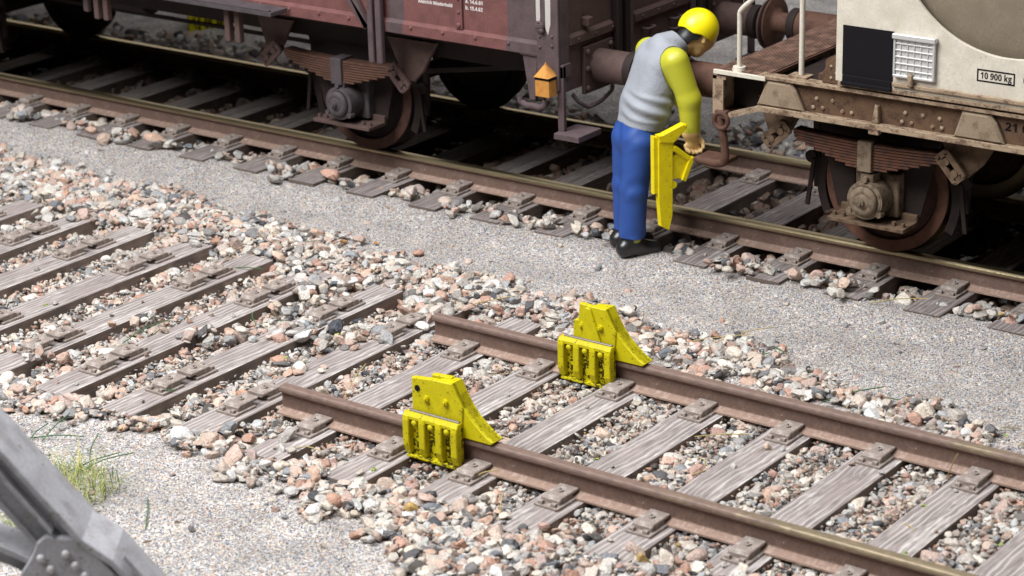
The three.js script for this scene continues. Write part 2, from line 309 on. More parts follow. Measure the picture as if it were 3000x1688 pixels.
// head whose brown paint is worn to brass towards one end: patches with a ragged edge
function wornHead(x0, x1, xa, xb, keep) {
  const L = x1 - x0, W = 1024, H = 64, k = (x, y) => sstep(.35, .65, .5 + (lerp(x0, x1, x / W) - (xa + xb) / 2) / (xb - xa) + .9 * (N2(x / 30, y / 5, 256) - .5) + .5 * (N3(x / 6, y / 3, 256) - .5)) * keep;
  const c = tex(W, H, (x, y, o) => { const t = k(x, y), v = .9 + .2 * N1(x / 5, y / 3); o[0] = lerp(118, 146, t) * v; o[1] = lerp(97, 135, t) * v; o[2] = lerp(87, 106, t) * v; });
  const m = tex(W, H, (x, y, o) => { const t = k(x, y); o[0] = 255; o[1] = 255 * lerp(.64, .5, t); o[2] = 255 * t * .6; }, false);
  for (const t of [c, m]) { t.wrapS = THREE.ClampToEdgeWrapping; t.repeat.set(1 / L, 6); t.offset.set(.5, 0); }
  return new THREE.MeshStandardMaterial({ map: c, metalnessMap: m, roughnessMap: m, metalness: 1, roughness: 1 });
}
function capUV(o, x0, x1) { const g = o.children.find((c) => c.name === 'running_surface').geometry, p = g.attributes.position, uv = g.attributes.uv; for (let i = 0; i < p.count; i++) uv.setXY(i, p.getX(i), p.getZ(i) + p.getY(i)); return o; }
capUV(rail(-.352, 6, 0, G, 'brown rail with cut end carrying the wheel stop that has a bolt hole', [-.35, 6, wornHead(-.35, 6, 2.3, 3.6, .7)]));
capUV(rail(-.318, 6, 0, -G, 'brown rail with cut end carrying the notched wheel stop, beside the gravel strip', [-.316, 6, wornHead(-.316, 6, 3.0, 4.8, .6)]));
rail(-16, 6.5, YB, ZB, 'long brown rail with shiny brass top right beside the worker', [-16, 6.5]);
rail(-16, 6.5, YB, ZB - 2 * G, 'shiny topped rail on the far side of the wagon wheels', [-16, 6.5]);

// ------------------------------------------------------------------ ballast
const stoneShapes = (() => {
  const r = rng(900), out = [];
  const unit = new THREE.IcosahedronGeometry(1, 3), P = unit.attributes.position, d = new THREE.Vector3();
  for (let k = 0; k < 12; k++) {   // a ball cut by random planes, its edges a little rounded
    const pl = [], n = 8 + Math.floor(r() * 5), sx = .95 + .6 * r(), sy = .6 + .4 * r(), sz = .85 + .5 * r(), o = r() * 50;
    for (let i = 0; i < n; i++) { const u = 2 * r() - 1, a = r() * 6.283, q = Math.sqrt(1 - u * u); pl.push([q * Math.cos(a), u, q * Math.sin(a), .5 + .38 * r()]); }
    const rad = (x, y, z) => { let e = Math.exp(-38 * 1.15); for (const [a, b, c, h] of pl) { const t = a * x + b * y + c * z; if (t > .15) e += Math.exp(-38 * h / t); } return -Math.log(e) / 38 + .05 * (N2(x * 3 + o, y * 3 + z * 2 + o) - .5) + .05 * (N3(x * 6 + o, z * 6 + y * 4 + o) - .5); };
    const at = (x, y, z) => { const q = rad(x, y, z); return [x * q * sx, y * q * sy, z * q * sz]; };
    const pos = [], nor = [], t1 = new THREE.Vector3(), t2 = new THREE.Vector3();
    for (let i = 0; i < P.count; i++) {
      d.fromBufferAttribute(P, i).normalize(); const p0 = at(d.x, d.y, d.z); pos.push(...p0);
      t1.set(d.y, d.z, -d.x).cross(d).normalize(); t2.copy(d).cross(t1); const e = .05, A = d.clone().addScaledVector(t1, e).normalize(), Bv = d.clone().addScaledVector(t2, e).normalize();
      const a1 = at(A.x, A.y, A.z), b1 = at(Bv.x, Bv.y, Bv.z); const nn = new THREE.Vector3(a1[0] - p0[0], a1[1] - p0[1], a1[2] - p0[2]).cross(new THREE.Vector3(b1[0] - p0[0], b1[1] - p0[1], b1[2] - p0[2])).normalize(); if (nn.dot(d) < 0) nn.negate(); nor.push(nn.x, nn.y, nn.z);
    }
    const g = new THREE.BufferGeometry(); g.setAttribute('position', new THREE.Float32BufferAttribute(pos, 3)); g.setAttribute('normal', new THREE.Float32BufferAttribute(nor, 3));
    out.push(boxUV(g, .22));
  }
  return out;
})();
const STONEP = [   // colour, weight, glassy
  [[210, 204, 196], 21, 1], [[198, 190, 180], 20, 1], [[212, 204, 191], 12, 1], [[200, 172, 156], 15, 0], [[188, 150, 132], 7, 0], [[202, 182, 167], 12, 0], [[164, 162, 160], 9, 0], [[122, 121, 122], 6, 0], [[84, 82, 83], 4, 0], [[206, 172, 104], .15, 1]];
const sw = STONEP.reduce((a, s) => a + s[1], 0);
{
  const bal = new THREE.Group(); structure(bal, 'ballast', 'bed of mixed white, salmon and grey ballast stones around the sleepers');
  const r = rng(4242), all = [];
  const inSleeper = (x, z, m) => {
    if (z > -2.5) { if (Math.abs(z) > 1.36 + m || -z > cover(x) - .02) return false; const k = Math.round(x / S); if (z > 1.17 && N2(x * 6 + 3, z * 6 + 60) > .6) return false; return Math.abs(x - k * S) < .1375 + m; }
    if (Math.abs(z - ZC) > 1.36 + m) return false; const k = Math.round((x + 7.016) / S); if (z > -2.99 && N2(x * 6 + 3, z * 6 + 60) > .66) return false; return Math.abs(x + 7.016 - k * S) < .1375 + m;
  };
  const add = (x, z, rad, dy, top) => {
    if (!nearView(x, 0, z, 1.3)) return;
    let t = r() * sw, s = STONEP[0]; for (const q of STONEP) if ((t -= q[1]) < 0) { s = q; break; }
    let k = .9 + .2 * r(); const hue = (r() - .5) * 12, e = () => .75 + .5 * r();
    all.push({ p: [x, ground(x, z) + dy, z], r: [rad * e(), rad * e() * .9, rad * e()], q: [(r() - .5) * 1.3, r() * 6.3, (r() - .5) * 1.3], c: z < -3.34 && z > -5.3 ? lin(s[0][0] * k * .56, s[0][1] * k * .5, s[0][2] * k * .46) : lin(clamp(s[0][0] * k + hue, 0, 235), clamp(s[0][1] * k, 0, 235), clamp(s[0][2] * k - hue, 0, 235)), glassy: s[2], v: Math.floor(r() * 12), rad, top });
  };
  function fill(x0, x1, z0, z1, step, rmin, rmax, dy, keep, top) {
    for (let x = x0; x < x1; x += step) for (let z = z0; z < z1; z += step) {
      const X = x + (r() - .5) * step * 1.1, Z = z + (r() - .5) * step * 1.1, rad = rmin + (rmax - rmin) * Math.pow(r(), 1.6);
      if (r() > keep(X, Z)) continue;
      if (inSleeper(X, Z, rad * .75)) continue;
      const zr = Z > -2.5 ? Math.abs(Math.abs(Z) - G) : Math.abs(Math.abs(Z - ZC) - G);
      const d = dy(X, Z, rad); if (zr < .1 && d + rad > .13) continue;
      add(X, Z, rad, d, top);
    }
  }
  const edge = (x, z) => { const e = z > 0 ? nearEdge(x) - z : z - farEdge(x); const w = .5 * (N2(x * 4 + 9, z * 4 + 9) - .5) + .35 * (N3(x * 11 + 9, z * 11) - .5); return sstep(-.12, .1, e + w * .55); };
  const bedF = (x, z, rad) => .035 + .02 * r() + (Math.abs(z) > 1.2 ? -.025 : .0), up = (a) => (x, z, rad) => a + .03 * r();
  fill(-8, 5.2, -2.6, 2.6, .052, .024, .046, bedF, (x, z) => .97 * edge(x, z));
  fill(-8, 5.2, -2.5, 2.5, .064, .022, .052, (x, z) => (Math.abs(z) < 1.1 ? .06 : .03) + .025 * r(), (x, z) => .85 * sstep(.35, .9, edge(x, z)), true);
  fill(-8, 5.2, -2.4, 2.4, .12, .026, .056, (x, z) => (Math.abs(z) < 1.1 ? .075 : .035) + .02 * r(), (x, z) => .55 * sstep(.6, 1, edge(x, z)), true);
  fill(-8, 5.2, -2.5, 2.5, .042, .010, .022, (x, z) => (Math.abs(z) < 1.1 ? .085 : .03) + .025 * r(), (x, z) => .7 * sstep(.1, .8, edge(x, z)));
  fill(-6.5, 5, -2.4, 2.4, .032, .006, .013, (x, z) => (Math.abs(z) < 1.1 ? .075 : .025) + .03 * r(), (x, z) => .6 * sstep(.02, .7, edge(x, z)));
  // stones that lie over the sleepers: far half before the cut rail ends, near ends of the bare ones
  const over = (x0, x1, z0, z1, keep, step = .075) => { for (let x = x0; x < x1; x += step) for (let z = z0; z < z1; z += step) { const X = x + (r() - .5) * step, Z = z + (r() - .5) * step, m = keep * sstep(.38, .62, N2(X * 2.6 + 20, Z * 2.6 + 20) * .7 + N3(X * 8, Z * 8 + 40) * .3) * sstep(0, .18, Math.min(X - x0, x1 - X, Z - z0, z1 - Z)); if (r() > m || Math.abs(Math.abs(Z) - G) < .09) continue; const rad = .016 + .036 * r(); add(X, Z, rad, 0, true); const q = all[all.length - 1]; if (q && q.p[0] === X) q.p[1] = Math.max(rad * .35, -.06 + .08 * r()); } };
  over(-2.4, -.4, -1.45, .35, .95); over(-4.6, -1.7, .8, 1.55, .9); over(-.6, 3.6, 1.02, 1.5, .7); over(-4.8, -2.4, -1.5, -1.05, .6);
  // strip beside the wagon track, then the bed under the wagons and its far shoulder
  const eb = (x, z) => sstep(-.1, .12, -2.87 - z + .3 * (N2(x * 4, z * 4 + 30) - .5) + .2 * (N3(x * 10, z * 10) - .5));
  fill(-11, 5.2, -3.3, -2.6, .07, .03, .06, (x, z) => .03 + .04 * r(), (x, z) => .95 * eb(x, z));
  fill(-11, 5.2, -3.3, -2.6, .1, .026, .066, (x, z) => .075 + .02 * r(), (x, z) => .65 * eb(x, z), true);
  fill(-9, 5.2, -3.3, -2.6, .05, .011, .022, (x, z) => .07 + .03 * r(), (x, z) => .5 * eb(x, z));
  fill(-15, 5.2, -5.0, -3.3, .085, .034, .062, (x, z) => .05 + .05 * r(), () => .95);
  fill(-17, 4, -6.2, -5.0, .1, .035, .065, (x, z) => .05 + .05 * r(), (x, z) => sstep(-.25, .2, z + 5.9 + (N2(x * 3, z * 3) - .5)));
  // strays on the gravel and small ones on the sleepers
  for (let i = 0; i < 260; i++) { const x = -7 + 11 * r(), z = -2.8 + 1.2 * r(), rad = .012 + .022 * r() * r(); if (r() < .35) add(x, z, rad, rad * .2, false); }
  for (let i = 0; i < 120; i++) { const x = -2 + 5 * r(), z = 1.5 + 1.6 * r(), rad = .012 + .025 * r() * r(); if (r() < .5) add(x, z, rad, rad * .2, false); }
  for (let i = 0; i < 110; i++) { const k = Math.floor(-9 + 17 * r()), x = k * S + (r() - .5) * .24, z = (r() - .5) * 2.7, rad = .012 + .02 * r() * r(); if (Math.abs(Math.abs(z) - G) < .1) continue; if (nearView(x, 0, z)) { add(x, z, rad, 0, false); const s = all[all.length - 1]; s.p[1] = rad * .4; } }
  // the stones that show largest are stones of their own
  for (const s of all) { pv.set(...s.p); s.d = pv.distanceTo(camera.position); s.show = s.top && nearView(...s.p, .98) ? s.rad / s.d : 0; }
  all.sort((a, b) => b.show - a.show);
  const single = all.slice(0, 300), rest = all.slice(300), mats = new Map();
  for (const s of single) {
    const key = s.c.getHexString().replace(/(.)./g, '$1') + s.glassy;
    if (!mats.has(key)) { const m = (s.glassy ? mGlassy : mStone).clone(); m.color = s.c.clone(); mats.set(key, m); }
    const o = new THREE.Mesh(stoneShapes[s.v], mats.get(key)); o.name = 'stone'; o.position.set(...s.p); o.rotation.set(...s.q); o.scale.set(...s.r); o.castShadow = o.receiveShadow = true; bal.add(o);
  }
  const gr = new THREE.Group(); gr.name = 'gravel'; gr.userData = { kind: 'stuff' }; bal.add(gr);
  for (let v = 0; v < 12; v++) for (const gl of [0, 1]) { const L = rest.filter((s) => s.v === v && s.glassy === gl); if (L.length) instanced('stones', stoneShapes[v], gl ? mGlassy : mStone, L, gr); }
  console.log('stones', all.length);
}

// ------------------------------------------------------------------ yellow wheel stops on the rails
function wheelStop(dx, z, y, label, variant, gripEnd) {   // built about x = 0.70..1.40 and the rail's centre line
  const o = thing('wheel_stop', label, 'wheel stop', [.9 + dx, y, z], 'yellow wheel stops');
  const X = (v) => (v - .95) * .93 + .05, sh = (pts) => pts.map(([a, b]) => [X(a), b]), yw = mYellow;
  const curve = [[1.06, .512], [1.10, .44], [1.145, .372], [1.2, .31], [1.26, .262], [1.32, .222], [1.368, .2], [1.352, .181]];
  const top = variant === 'notched' ? [[.79, .275], [.79, .385], [.80, .40], [.835, .405], [.845, .52], [.90, .515]] : [[.735, .275], [.735, .49], [.80, .497], [.90, .507]];
  // web plate on the near side of the head, and the thick wedge that lies on the head
  const plate = mesh('upper_plate', poly(sh([...top, [1.06, .512], [1.10, .44], [1.145, .372], [1.13, .2], [1.0, .2], [.99, .27]]), .022, .062, .004), yw, o);
  const wedge = mesh('wedge', poly(sh([[.93, .5], ...curve, [1.13, .181], [.93, .181]]), -.05, .052, .005), yw, o);
  const ridges = []; for (let i = 1; i < curve.length - 2; i++) for (let k = 0; k < 7; k++) { const [ax, ay] = curve[i], [bx, by] = curve[i + 1], t = k / 7, px = X(lerp(ax, bx, t)), py = lerp(ay, by, t), an = Math.atan2(by - ay, bx - ax); const g = new THREE.BoxGeometry(.002, .004, .05 + .03 * ((i * 7 + k * 3) % 4) / 3); g.rotateZ(an); ridges.push(g.translate(px, py + .0005, .004 * ((i + k) % 3 - 1))); }
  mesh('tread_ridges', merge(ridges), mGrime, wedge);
  if (variant === 'notched') { mesh('overlay_plate', poly(sh([[.905, .505], [.945, .5], [1.03, .285], [.88, .285], [.88, .40]]), .060, .078, .003), yw, o); }
  else mesh('back_plate', poly(sh([[.84, .30], [.84, .505], [1.0, .515], [1.03, .30]]), -.05, -.01, .004), yw, o);
  for (const [bx, by] of variant === 'notched' ? [[.865, .375], [1.02, .385]] : [[.855, .378], [1.01, .386]]) mesh('bolt', merge([cyl(.023, .021, .02, 'z', X(bx), by, .07, 6), cyl(.012, .010, .014, 'z', X(bx), by, .083, 10)]), yw, o);
  if (variant !== 'notched') mesh('hole', cyl(.02, .02, .006, 'z', X(.783), .43, .0625, 16), mBlack, o);
  // clamp plate that hangs beside the rail: four ribs, grimy recesses between them
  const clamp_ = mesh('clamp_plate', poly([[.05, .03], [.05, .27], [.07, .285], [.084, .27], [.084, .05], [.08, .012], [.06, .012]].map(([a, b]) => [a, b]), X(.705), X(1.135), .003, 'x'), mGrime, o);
  for (const rx of [.70, .83, .965, 1.09]) mesh('rib', poly([[.076, .255], [.09, .278], [.122, .262], [.128, .235], [.128, .075], [.108, .018], [.076, .018]], X(rx), X(rx + .052), .005, 'x'), yw, clamp_);
  mesh('cap_strip', poly([[.072, .24], [.072, .282], [.104, .284], [.12, .262], [.12, .245]], X(.702), X(1.14), .004, 'x'), yw, clamp_);
  for (const rx of [.79, .923, 1.053]) mesh('rivet', merge([rivet(X(rx), .222, .112, .022), cyl(.016, .016, .04, 'z', X(rx), .222, .096, 10)]), yw, clamp_);
  mesh('hinge_rod', cyl(.011, .011, .37, 'x', X(.93), .283, .078, 12), mSteel, o);
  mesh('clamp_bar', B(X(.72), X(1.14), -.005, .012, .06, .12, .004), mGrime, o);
  return o;
}
wheelStop(0, G, 0, 'yellow wheel stop with dark bolt hole in its upright, clamped to the lower rail', 'plain');
wheelStop(.065, -G, 0, 'yellow wheel stop with notched top and slanted overlay plate, clamped to the upper rail', 'notched');
wheelStop(-8.9, -6.55, -.14, 'yellow wheel stop lying on the ground behind the brown wagon', 'plain').rotation.y = 1.0;
{ const o = thing('plastic_chip', 'small yellow plastic lump stuck under the rail left of the notched wheel stop', 'plastic chip', [.31, -.12, -.79]); const g = new RoundedBoxGeometry(.16, .1, .07, 2, .02); g.translate(0, .05, 0); mesh('lump', g, mYellowClean, o); o.rotation.y = .1; }

// ------------------------------------------------------------------ surface nets: a mesh from a distance field
function nets(f, lo, hi, h) {
  const n = [0, 1, 2].map((k) => Math.ceil((hi[k] - lo[k]) / h) + 1), [nx, ny, nz] = n, V = new Float32Array(nx * ny * nz), id = new Int32Array(nx * ny * nz).fill(-1), P = [], I = [];
  const at = (i, j, k) => i + nx * (j + ny * k);
  for (let k = 0; k < nz; k++) for (let j = 0; j < ny; j++) for (let i = 0; i < nx; i++) V[at(i, j, k)] = f(lo[0] + i * h, lo[1] + j * h, lo[2] + k * h);
  for (let k = 0; k < nz - 1; k++) for (let j = 0; j < ny - 1; j++) for (let i = 0; i < nx - 1; i++) {
    let c = 0, sx = 0, sy = 0, sz = 0, neg = 0; const v = [];
    for (let q = 0; q < 8; q++) { v[q] = V[at(i + (q & 1), j + (q >> 1 & 1), k + (q >> 2))]; if (v[q] < 0) neg++; }
    if (neg === 0 || neg === 8) continue;
    for (const [a, b] of [[0, 1], [2, 3], [4, 5], [6, 7], [0, 2], [1, 3], [4, 6], [5, 7], [0, 4], [1, 5], [2, 6], [3, 7]]) if ((v[a] < 0) !== (v[b] < 0)) { const t = v[a] / (v[a] - v[b]); sx += lerp(a & 1, b & 1, t); sy += lerp(a >> 1 & 1, b >> 1 & 1, t); sz += lerp(a >> 2, b >> 2, t); c++; }
    id[at(i, j, k)] = P.length / 3; P.push(lo[0] + (i + sx / c) * h, lo[1] + (j + sy / c) * h, lo[2] + (k + sz / c) * h);
  }
  const quad = (a, b, c, d, fl) => { if (fl) I.push(a, b, c, a, c, d); else I.push(a, c, b, a, d, c); };
  for (let k = 1; k < nz - 1; k++) for (let j = 1; j < ny - 1; j++) for (let i = 1; i < nx - 1; i++) {
    const s = V[at(i, j, k)] < 0;
    if (s !== V[at(i + 1, j, k)] < 0) quad(id[at(i, j - 1, k - 1)], id[at(i, j, k - 1)], id[at(i, j, k)], id[at(i, j - 1, k)], s);
    if (s !== V[at(i, j + 1, k)] < 0) quad(id[at(i - 1, j, k - 1)], id[at(i - 1, j, k)], id[at(i, j, k)], id[at(i, j, k - 1)], s);
    if (s !== V[at(i, j, k + 1)] < 0) quad(id[at(i - 1, j - 1, k)], id[at(i, j - 1, k)], id[at(i, j, k)], id[at(i - 1, j, k)], s);
  }
  const g = new THREE.BufferGeometry(); g.setAttribute('position', new THREE.Float32BufferAttribute(P, 3)); g.setIndex(I);
  const nn = [], e = h * .5; for (let q = 0; q < P.length; q += 3) { const x = P[q], y = P[q + 1], z = P[q + 2]; let a = f(x + e, y, z) - f(x - e, y, z), b = f(x, y + e, z) - f(x, y - e, z), c = f(x, y, z + e) - f(x, y, z - e); const l = Math.hypot(a, b, c) || 1; nn.push(a / l, b / l, c / l); }
  g.setAttribute('normal', new THREE.Float32BufferAttribute(nn, 3)); return g;
}
const cap = (x, y, z, a, b, ra, rb) => { const bx = b[0] - a[0], by = b[1] - a[1], bz = b[2] - a[2], px = x - a[0], py = y - a[1], pz = z - a[2], t = clamp((px * bx + py * by + pz * bz) / (bx * bx + by * by + bz * bz || 1)); return Math.hypot(px - t * bx, py - t * by, pz - t * bz) - lerp(ra, rb, t); };
const smin = (a, b, k) => { const h = clamp(.5 + .5 * (b - a) / k); return lerp(b, a, h) - k * h * (1 - h); };

// ------------------------------------------------------------------ the worker (x forward, y up, z to the person's right)
const WBASE = [-.09, .058, -2.82], WTURN = Math.PI / 3;
{
  const o = thing('person', 'worker in yellow hard hat, grey vest and blue trousers, leaning forward between the wagons', 'person', WBASE, undefined, WTURN);
  const shR = [.235, 1.455, .215], elR = [.315, 1.18, .275], wrR = [.328, .94, .275], shL = [.235, 1.44, -.215], elL = [.42, 1.17, -.30], wrL = [.60, .94, -.235];
  const torso = (x, y, z) => {   // flat backed: the sideways distance only counts beyond a half width
    const az = (w) => Math.max(Math.abs(z) - w, 0);
    let d = cap(x, y, az(.06), [.05, .94, 0], [.105, 1.10, 0], .122, .128);
    d = smin(d, cap(x, y, az(.075), [.105, 1.10, 0], [.195, 1.37, 0], .128, .122), .06);
    d = smin(d, cap(x, y, az(.165), [.235, 1.445, 0], [.24, 1.455, 0], .085, .085), .07);
    return d;
  };
  const arms = (x, y, z) => {
    let d = Math.min(cap(x, y, z, shR, elR, .098, .084), cap(x, y, z, shL, elL, .095, .08));
    d = smin(d, cap(x, y, z, elR, wrR, .084, .07), .03); return smin(d, cap(x, y, z, elL, wrL, .08, .066), .03);
  };
  const hand = (x, y, z, w, dir, sgn) => {   // palm, four curled fingers and a thumb leaving the side of the palm
    const P = (f, u, s) => [w[0] + f + dir * .0, w[1] + u, w[2] + s * sgn];
    let d = cap(x, y, z, P(.0, -.01, 0), P(.012, -.085, 0), .05, .047);
    const ln = [.062, .072, .068, .052];
    for (let i = 0; i < 4; i++) {
      const f0 = .048 - i * .030;
      const a = P(f0, -.10, .004), b = P(f0 + .004, -.10 - ln[i] * .55, .02), c = P(f0 + .002, -.10 - ln[i] * .62, .06);
      d = smin(d, cap(x, y, z, a, b, .0175, .016), .008); d = smin(d, cap(x, y, z, b, c, .016, .014), .006);
    }
    const t0 = P(.045, -.035, .01), t1 = P(.078, -.08, .03), t2 = P(.072, -.115, .055);
    d = smin(d, cap(x, y, z, t0, t1, .02, .018), .01); return smin(d, cap(x, y, z, t1, t2, .018, .015), .008);
  };
  const legs = (x, y, z) => {
    let d = cap(x, y, Math.max(Math.abs(z) - .06, 0), [.045, .94, 0], [.02, .86, 0], .128, .13);
    const R1 = smin(cap(x, y, z, [.012, .86, .088], [-.045, .50, .1], .122, .096), cap(x, y, z, [-.045, .50, .1], [-.062, .14, .1], .096, .092), .03);
    const L1 = smin(cap(x, y, z, [.012, .86, -.088], [-.01, .50, -.1], .122, .094), cap(x, y, z, [-.01, .50, -.1], [-.01, .14, -.1], .096, .09), .03);
    const fold = .003 * Math.sin(y * 34 + 5 * x + 3 * Math.sin(z * 20)) * (sstep(.42, .5, y) * (1 - sstep(.58, .7, y)) + 1.2 * (1 - sstep(.14, .3, y)) + .8 * sstep(.78, .86, y));
    return smin(d, Math.min(R1, L1), .035) - fold;
  };
  const headC = [.532, 1.608, 0];
  const head = (x, y, z) => {
    let d = cap(x, y, z, headC, [.556, 1.56, 0], .112, .102);
    d = smin(d, cap(x, y, z, [.555, 1.525, 0], [.515, 1.472, 0], .092, .068), .04);                    // jaw and chin
    d = smin(d, cap(x, y, z, [.648, 1.545, 0], [.662, 1.515, 0], .014, .019), .02);                  // nose
    d = smin(d, cap(x, y, Math.abs(z), [.622, 1.475, 0], [.61, 1.478, .022], .012, .01), .02);      // mouth
    d = smin(d, cap(x, y, Math.abs(z), [.53, 1.575, .106], [.522, 1.54, .106], .02, .016), .01);     // ears
    return smin(d, cap(x, y, z, [.33, 1.49, 0], [.48, 1.545, 0], .075, .07), .04);                   // neck
  };
  const body = (x, y, z) => {
    let d = smin(torso(x, y, z), arms(x, y, z), .035);
    d = smin(d, head(x, y, z), .02); d = smin(d, hand(x, y, z, wrR, 1, 1), .02); d = smin(d, hand(x, y, z, wrL, 1, -1), .02);
    return smin(d, legs(x, y, z) + .012, .03);
  };
  const g = nets(body, [-.25, .06, -.45], [.78, 1.78, .45], .0095);
  const p = g.attributes.position, col = new Float32Array(p.count * 3), skin = lin(226, 190, 128), cloth = lin(186, 185, 48);
  for (let i = 0; i < p.count; i++) { const x = p.getX(i), y = p.getY(i), z = p.getZ(i); const isSkin = (head(x, y, z) < .012 && x > .40) || (y < .945 && (Math.abs(z) > .17 && x > .2)); const c = isSkin ? skin : cloth; col.set([c.r, c.g, c.b], i * 3); }
  g.setAttribute('color', new THREE.BufferAttribute(col, 3));
  mesh('body', g, new THREE.MeshPhysicalMaterial({ vertexColors: true, roughness: .42, clearcoat: .25, clearcoatRoughness: .35 }), o, 0);
  const wr = (y, lo_, hi_) => sstep(lo_, lo_ + .05, y) * (1 - sstep(hi_ - .05, hi_, y));
  const vest = (x, y, z) => {
    let d = smin(torso(x, y, z), cap(x, y, z, [.25, 1.5, 0], [.37, 1.535, 0], .1, .075), .03) - .017;
    d -= .009 * Math.sin((y + .35 * x + .06 * z) * 62 + Math.sin(z * 9) * .8) * wr(y, 1.0, 1.24) * sstep(-.15, .1, z) ;
    const hole = Math.min(cap(x, y, Math.abs(z), [.25, 1.47, .28], [.29, 1.25, .3], .155, .125), 9);
    d = Math.max(d, -hole);
    return Math.max(d, (.965 - .24 * (x - .0)) - y, (x - .33) * .75 + (y - 1.54) * .55 - .045);
  };
  mesh('vest', nets(vest, [-.2, .78, -.34], [.5, 1.66, .34], .0085), new THREE.MeshStandardMaterial({ color: lin(146, 150, 157), roughness: .62, metalness: 0, bumpMap: speckBump, bumpScale: .003 }), o, 1);
  const trousers = (x, y, z) => Math.max(legs(x, y, z) - .004, y - (1.035 - .24 * x), (.148 - .05 * x) - y);
  mesh('trousers', nets(trousers, [-.3, .06, -.32], [.3, 1.12, .32], .0085), new THREE.MeshPhysicalMaterial({ color: lin(38, 74, 144), roughness: .56, clearcoat: .0, bumpMap: speckBump, bumpScale: .0008 }), o, 2);
  for (const [fx, z] of [[-.045, .1], [.0, -.1]]) {
    const shoe = (x, y, zz) => { let d = cap(x, y, zz, [fx - .075, .07, z], [fx + .02, .075, z], .07, .068); d = smin(d, cap(x, y, zz, [fx + .04, .055, z], [fx + .15, .045, z + .01], .066, .055), .04); d = smin(d, cap(x, y, zz, [fx - .02, .1, z], [fx - .02, .17, z], .082, .076), .03); return Math.max(d, -.008 - y + .0, y - .17); };
    mesh('shoe', nets(shoe, [fx - .22, -.05, z - .14], [fx + .27, .25, z + .15], .008), new THREE.MeshPhysicalMaterial({ color: lin(34, 33, 34), roughness: .35, clearcoat: .3 }), o, 1);
  }
  const line = (x, y) => (y - 1.655 + .55 * (x - .38)) * .876;   // above the brim line
  const hat = (x, y, z) => { let d = Math.hypot((x - .532) / 1.0, y - 1.612, z * 1.06) - .152; const shell = Math.max(d, -line(x, y) - .004 - .006 * Math.sin(x * 40 + z * 30)); return shell; };
  mesh('hard_hat', nets(hat, [.33, 1.42, -.2], [.75, 1.8, .2], .0075), new THREE.MeshPhysicalMaterial({ color: lin(246, 228, 14), roughness: .38, clearcoat: .3, clearcoatRoughness: .3 }), o, 1);
  const hair = (x, y, z) => { const d = smin(cap(x, y, z, headC, [.53, 1.57, 0], .126, .12), cap(x, y, z, [.47, 1.53, 0], [.44, 1.545, 0], .085, .085), .03); return Math.max(d, line(x, y) - .02, (1.525 + .456 * (x - .39) + .008 * Math.sin(x * 90)) - y); };
  mesh('hair', nets(hair, [.3, 1.4, -.18], [.7, 1.72, .18], .0075), flat(30, 29, 30, .45), o, 1);
  for (const s of [-1, 1]) mesh('eye', new THREE.SphereGeometry(.013, 12, 8).translate(.648, 1.575, s * .04), mBlack, o, 0);
}
// the yellow rail tool the worker carries
{
  const o = thing('rail_tool', 'yellow plastic rail tool with bracket and handle, held upright in the worker\'s hand', 'tool', WBASE, undefined, WTURN);
  const y = mYellowClean;
  mesh('main_plate', poly([[.012, .945], [.05, .955], [.13, .925], [.126, .37], [.098, .258], [.03, .30], [.012, .51]], .335, .385, .005), y, o);
  mesh('flange', poly([[-.024, .977], [.018, .965], [.018, .545], [-.022, .545]], .325, .375, .006), y, o);
  mesh('handle', poly([[.0, .985], [.04, .988], [.205, 1.046], [.236, 1.036], [.24, 1.01], [.175, .945], [.13, .905], [.02, .925]], .34, .395, .011), y, o);
  const br = mesh('bracket', poly([[.12, .80], [.19, .83], [.263, .765], [.215, .635], [.12, .637]], .345, .372, .004), y, o);
  mesh('bracket_edge', poly([[.262, .785], [.305, .778], [.232, .607], [.196, .625]], .33, .39, .006), y, br);
  mesh('bracket_top', poly([[.13, .885], [.155, .885], [.275, .785], [.262, .752], [.13, .85]], .335, .388, .007), y, br);
  mesh('boss', cyl(.03, .028, .04, 'z', .134, .595, .36, 16), y, o);
}

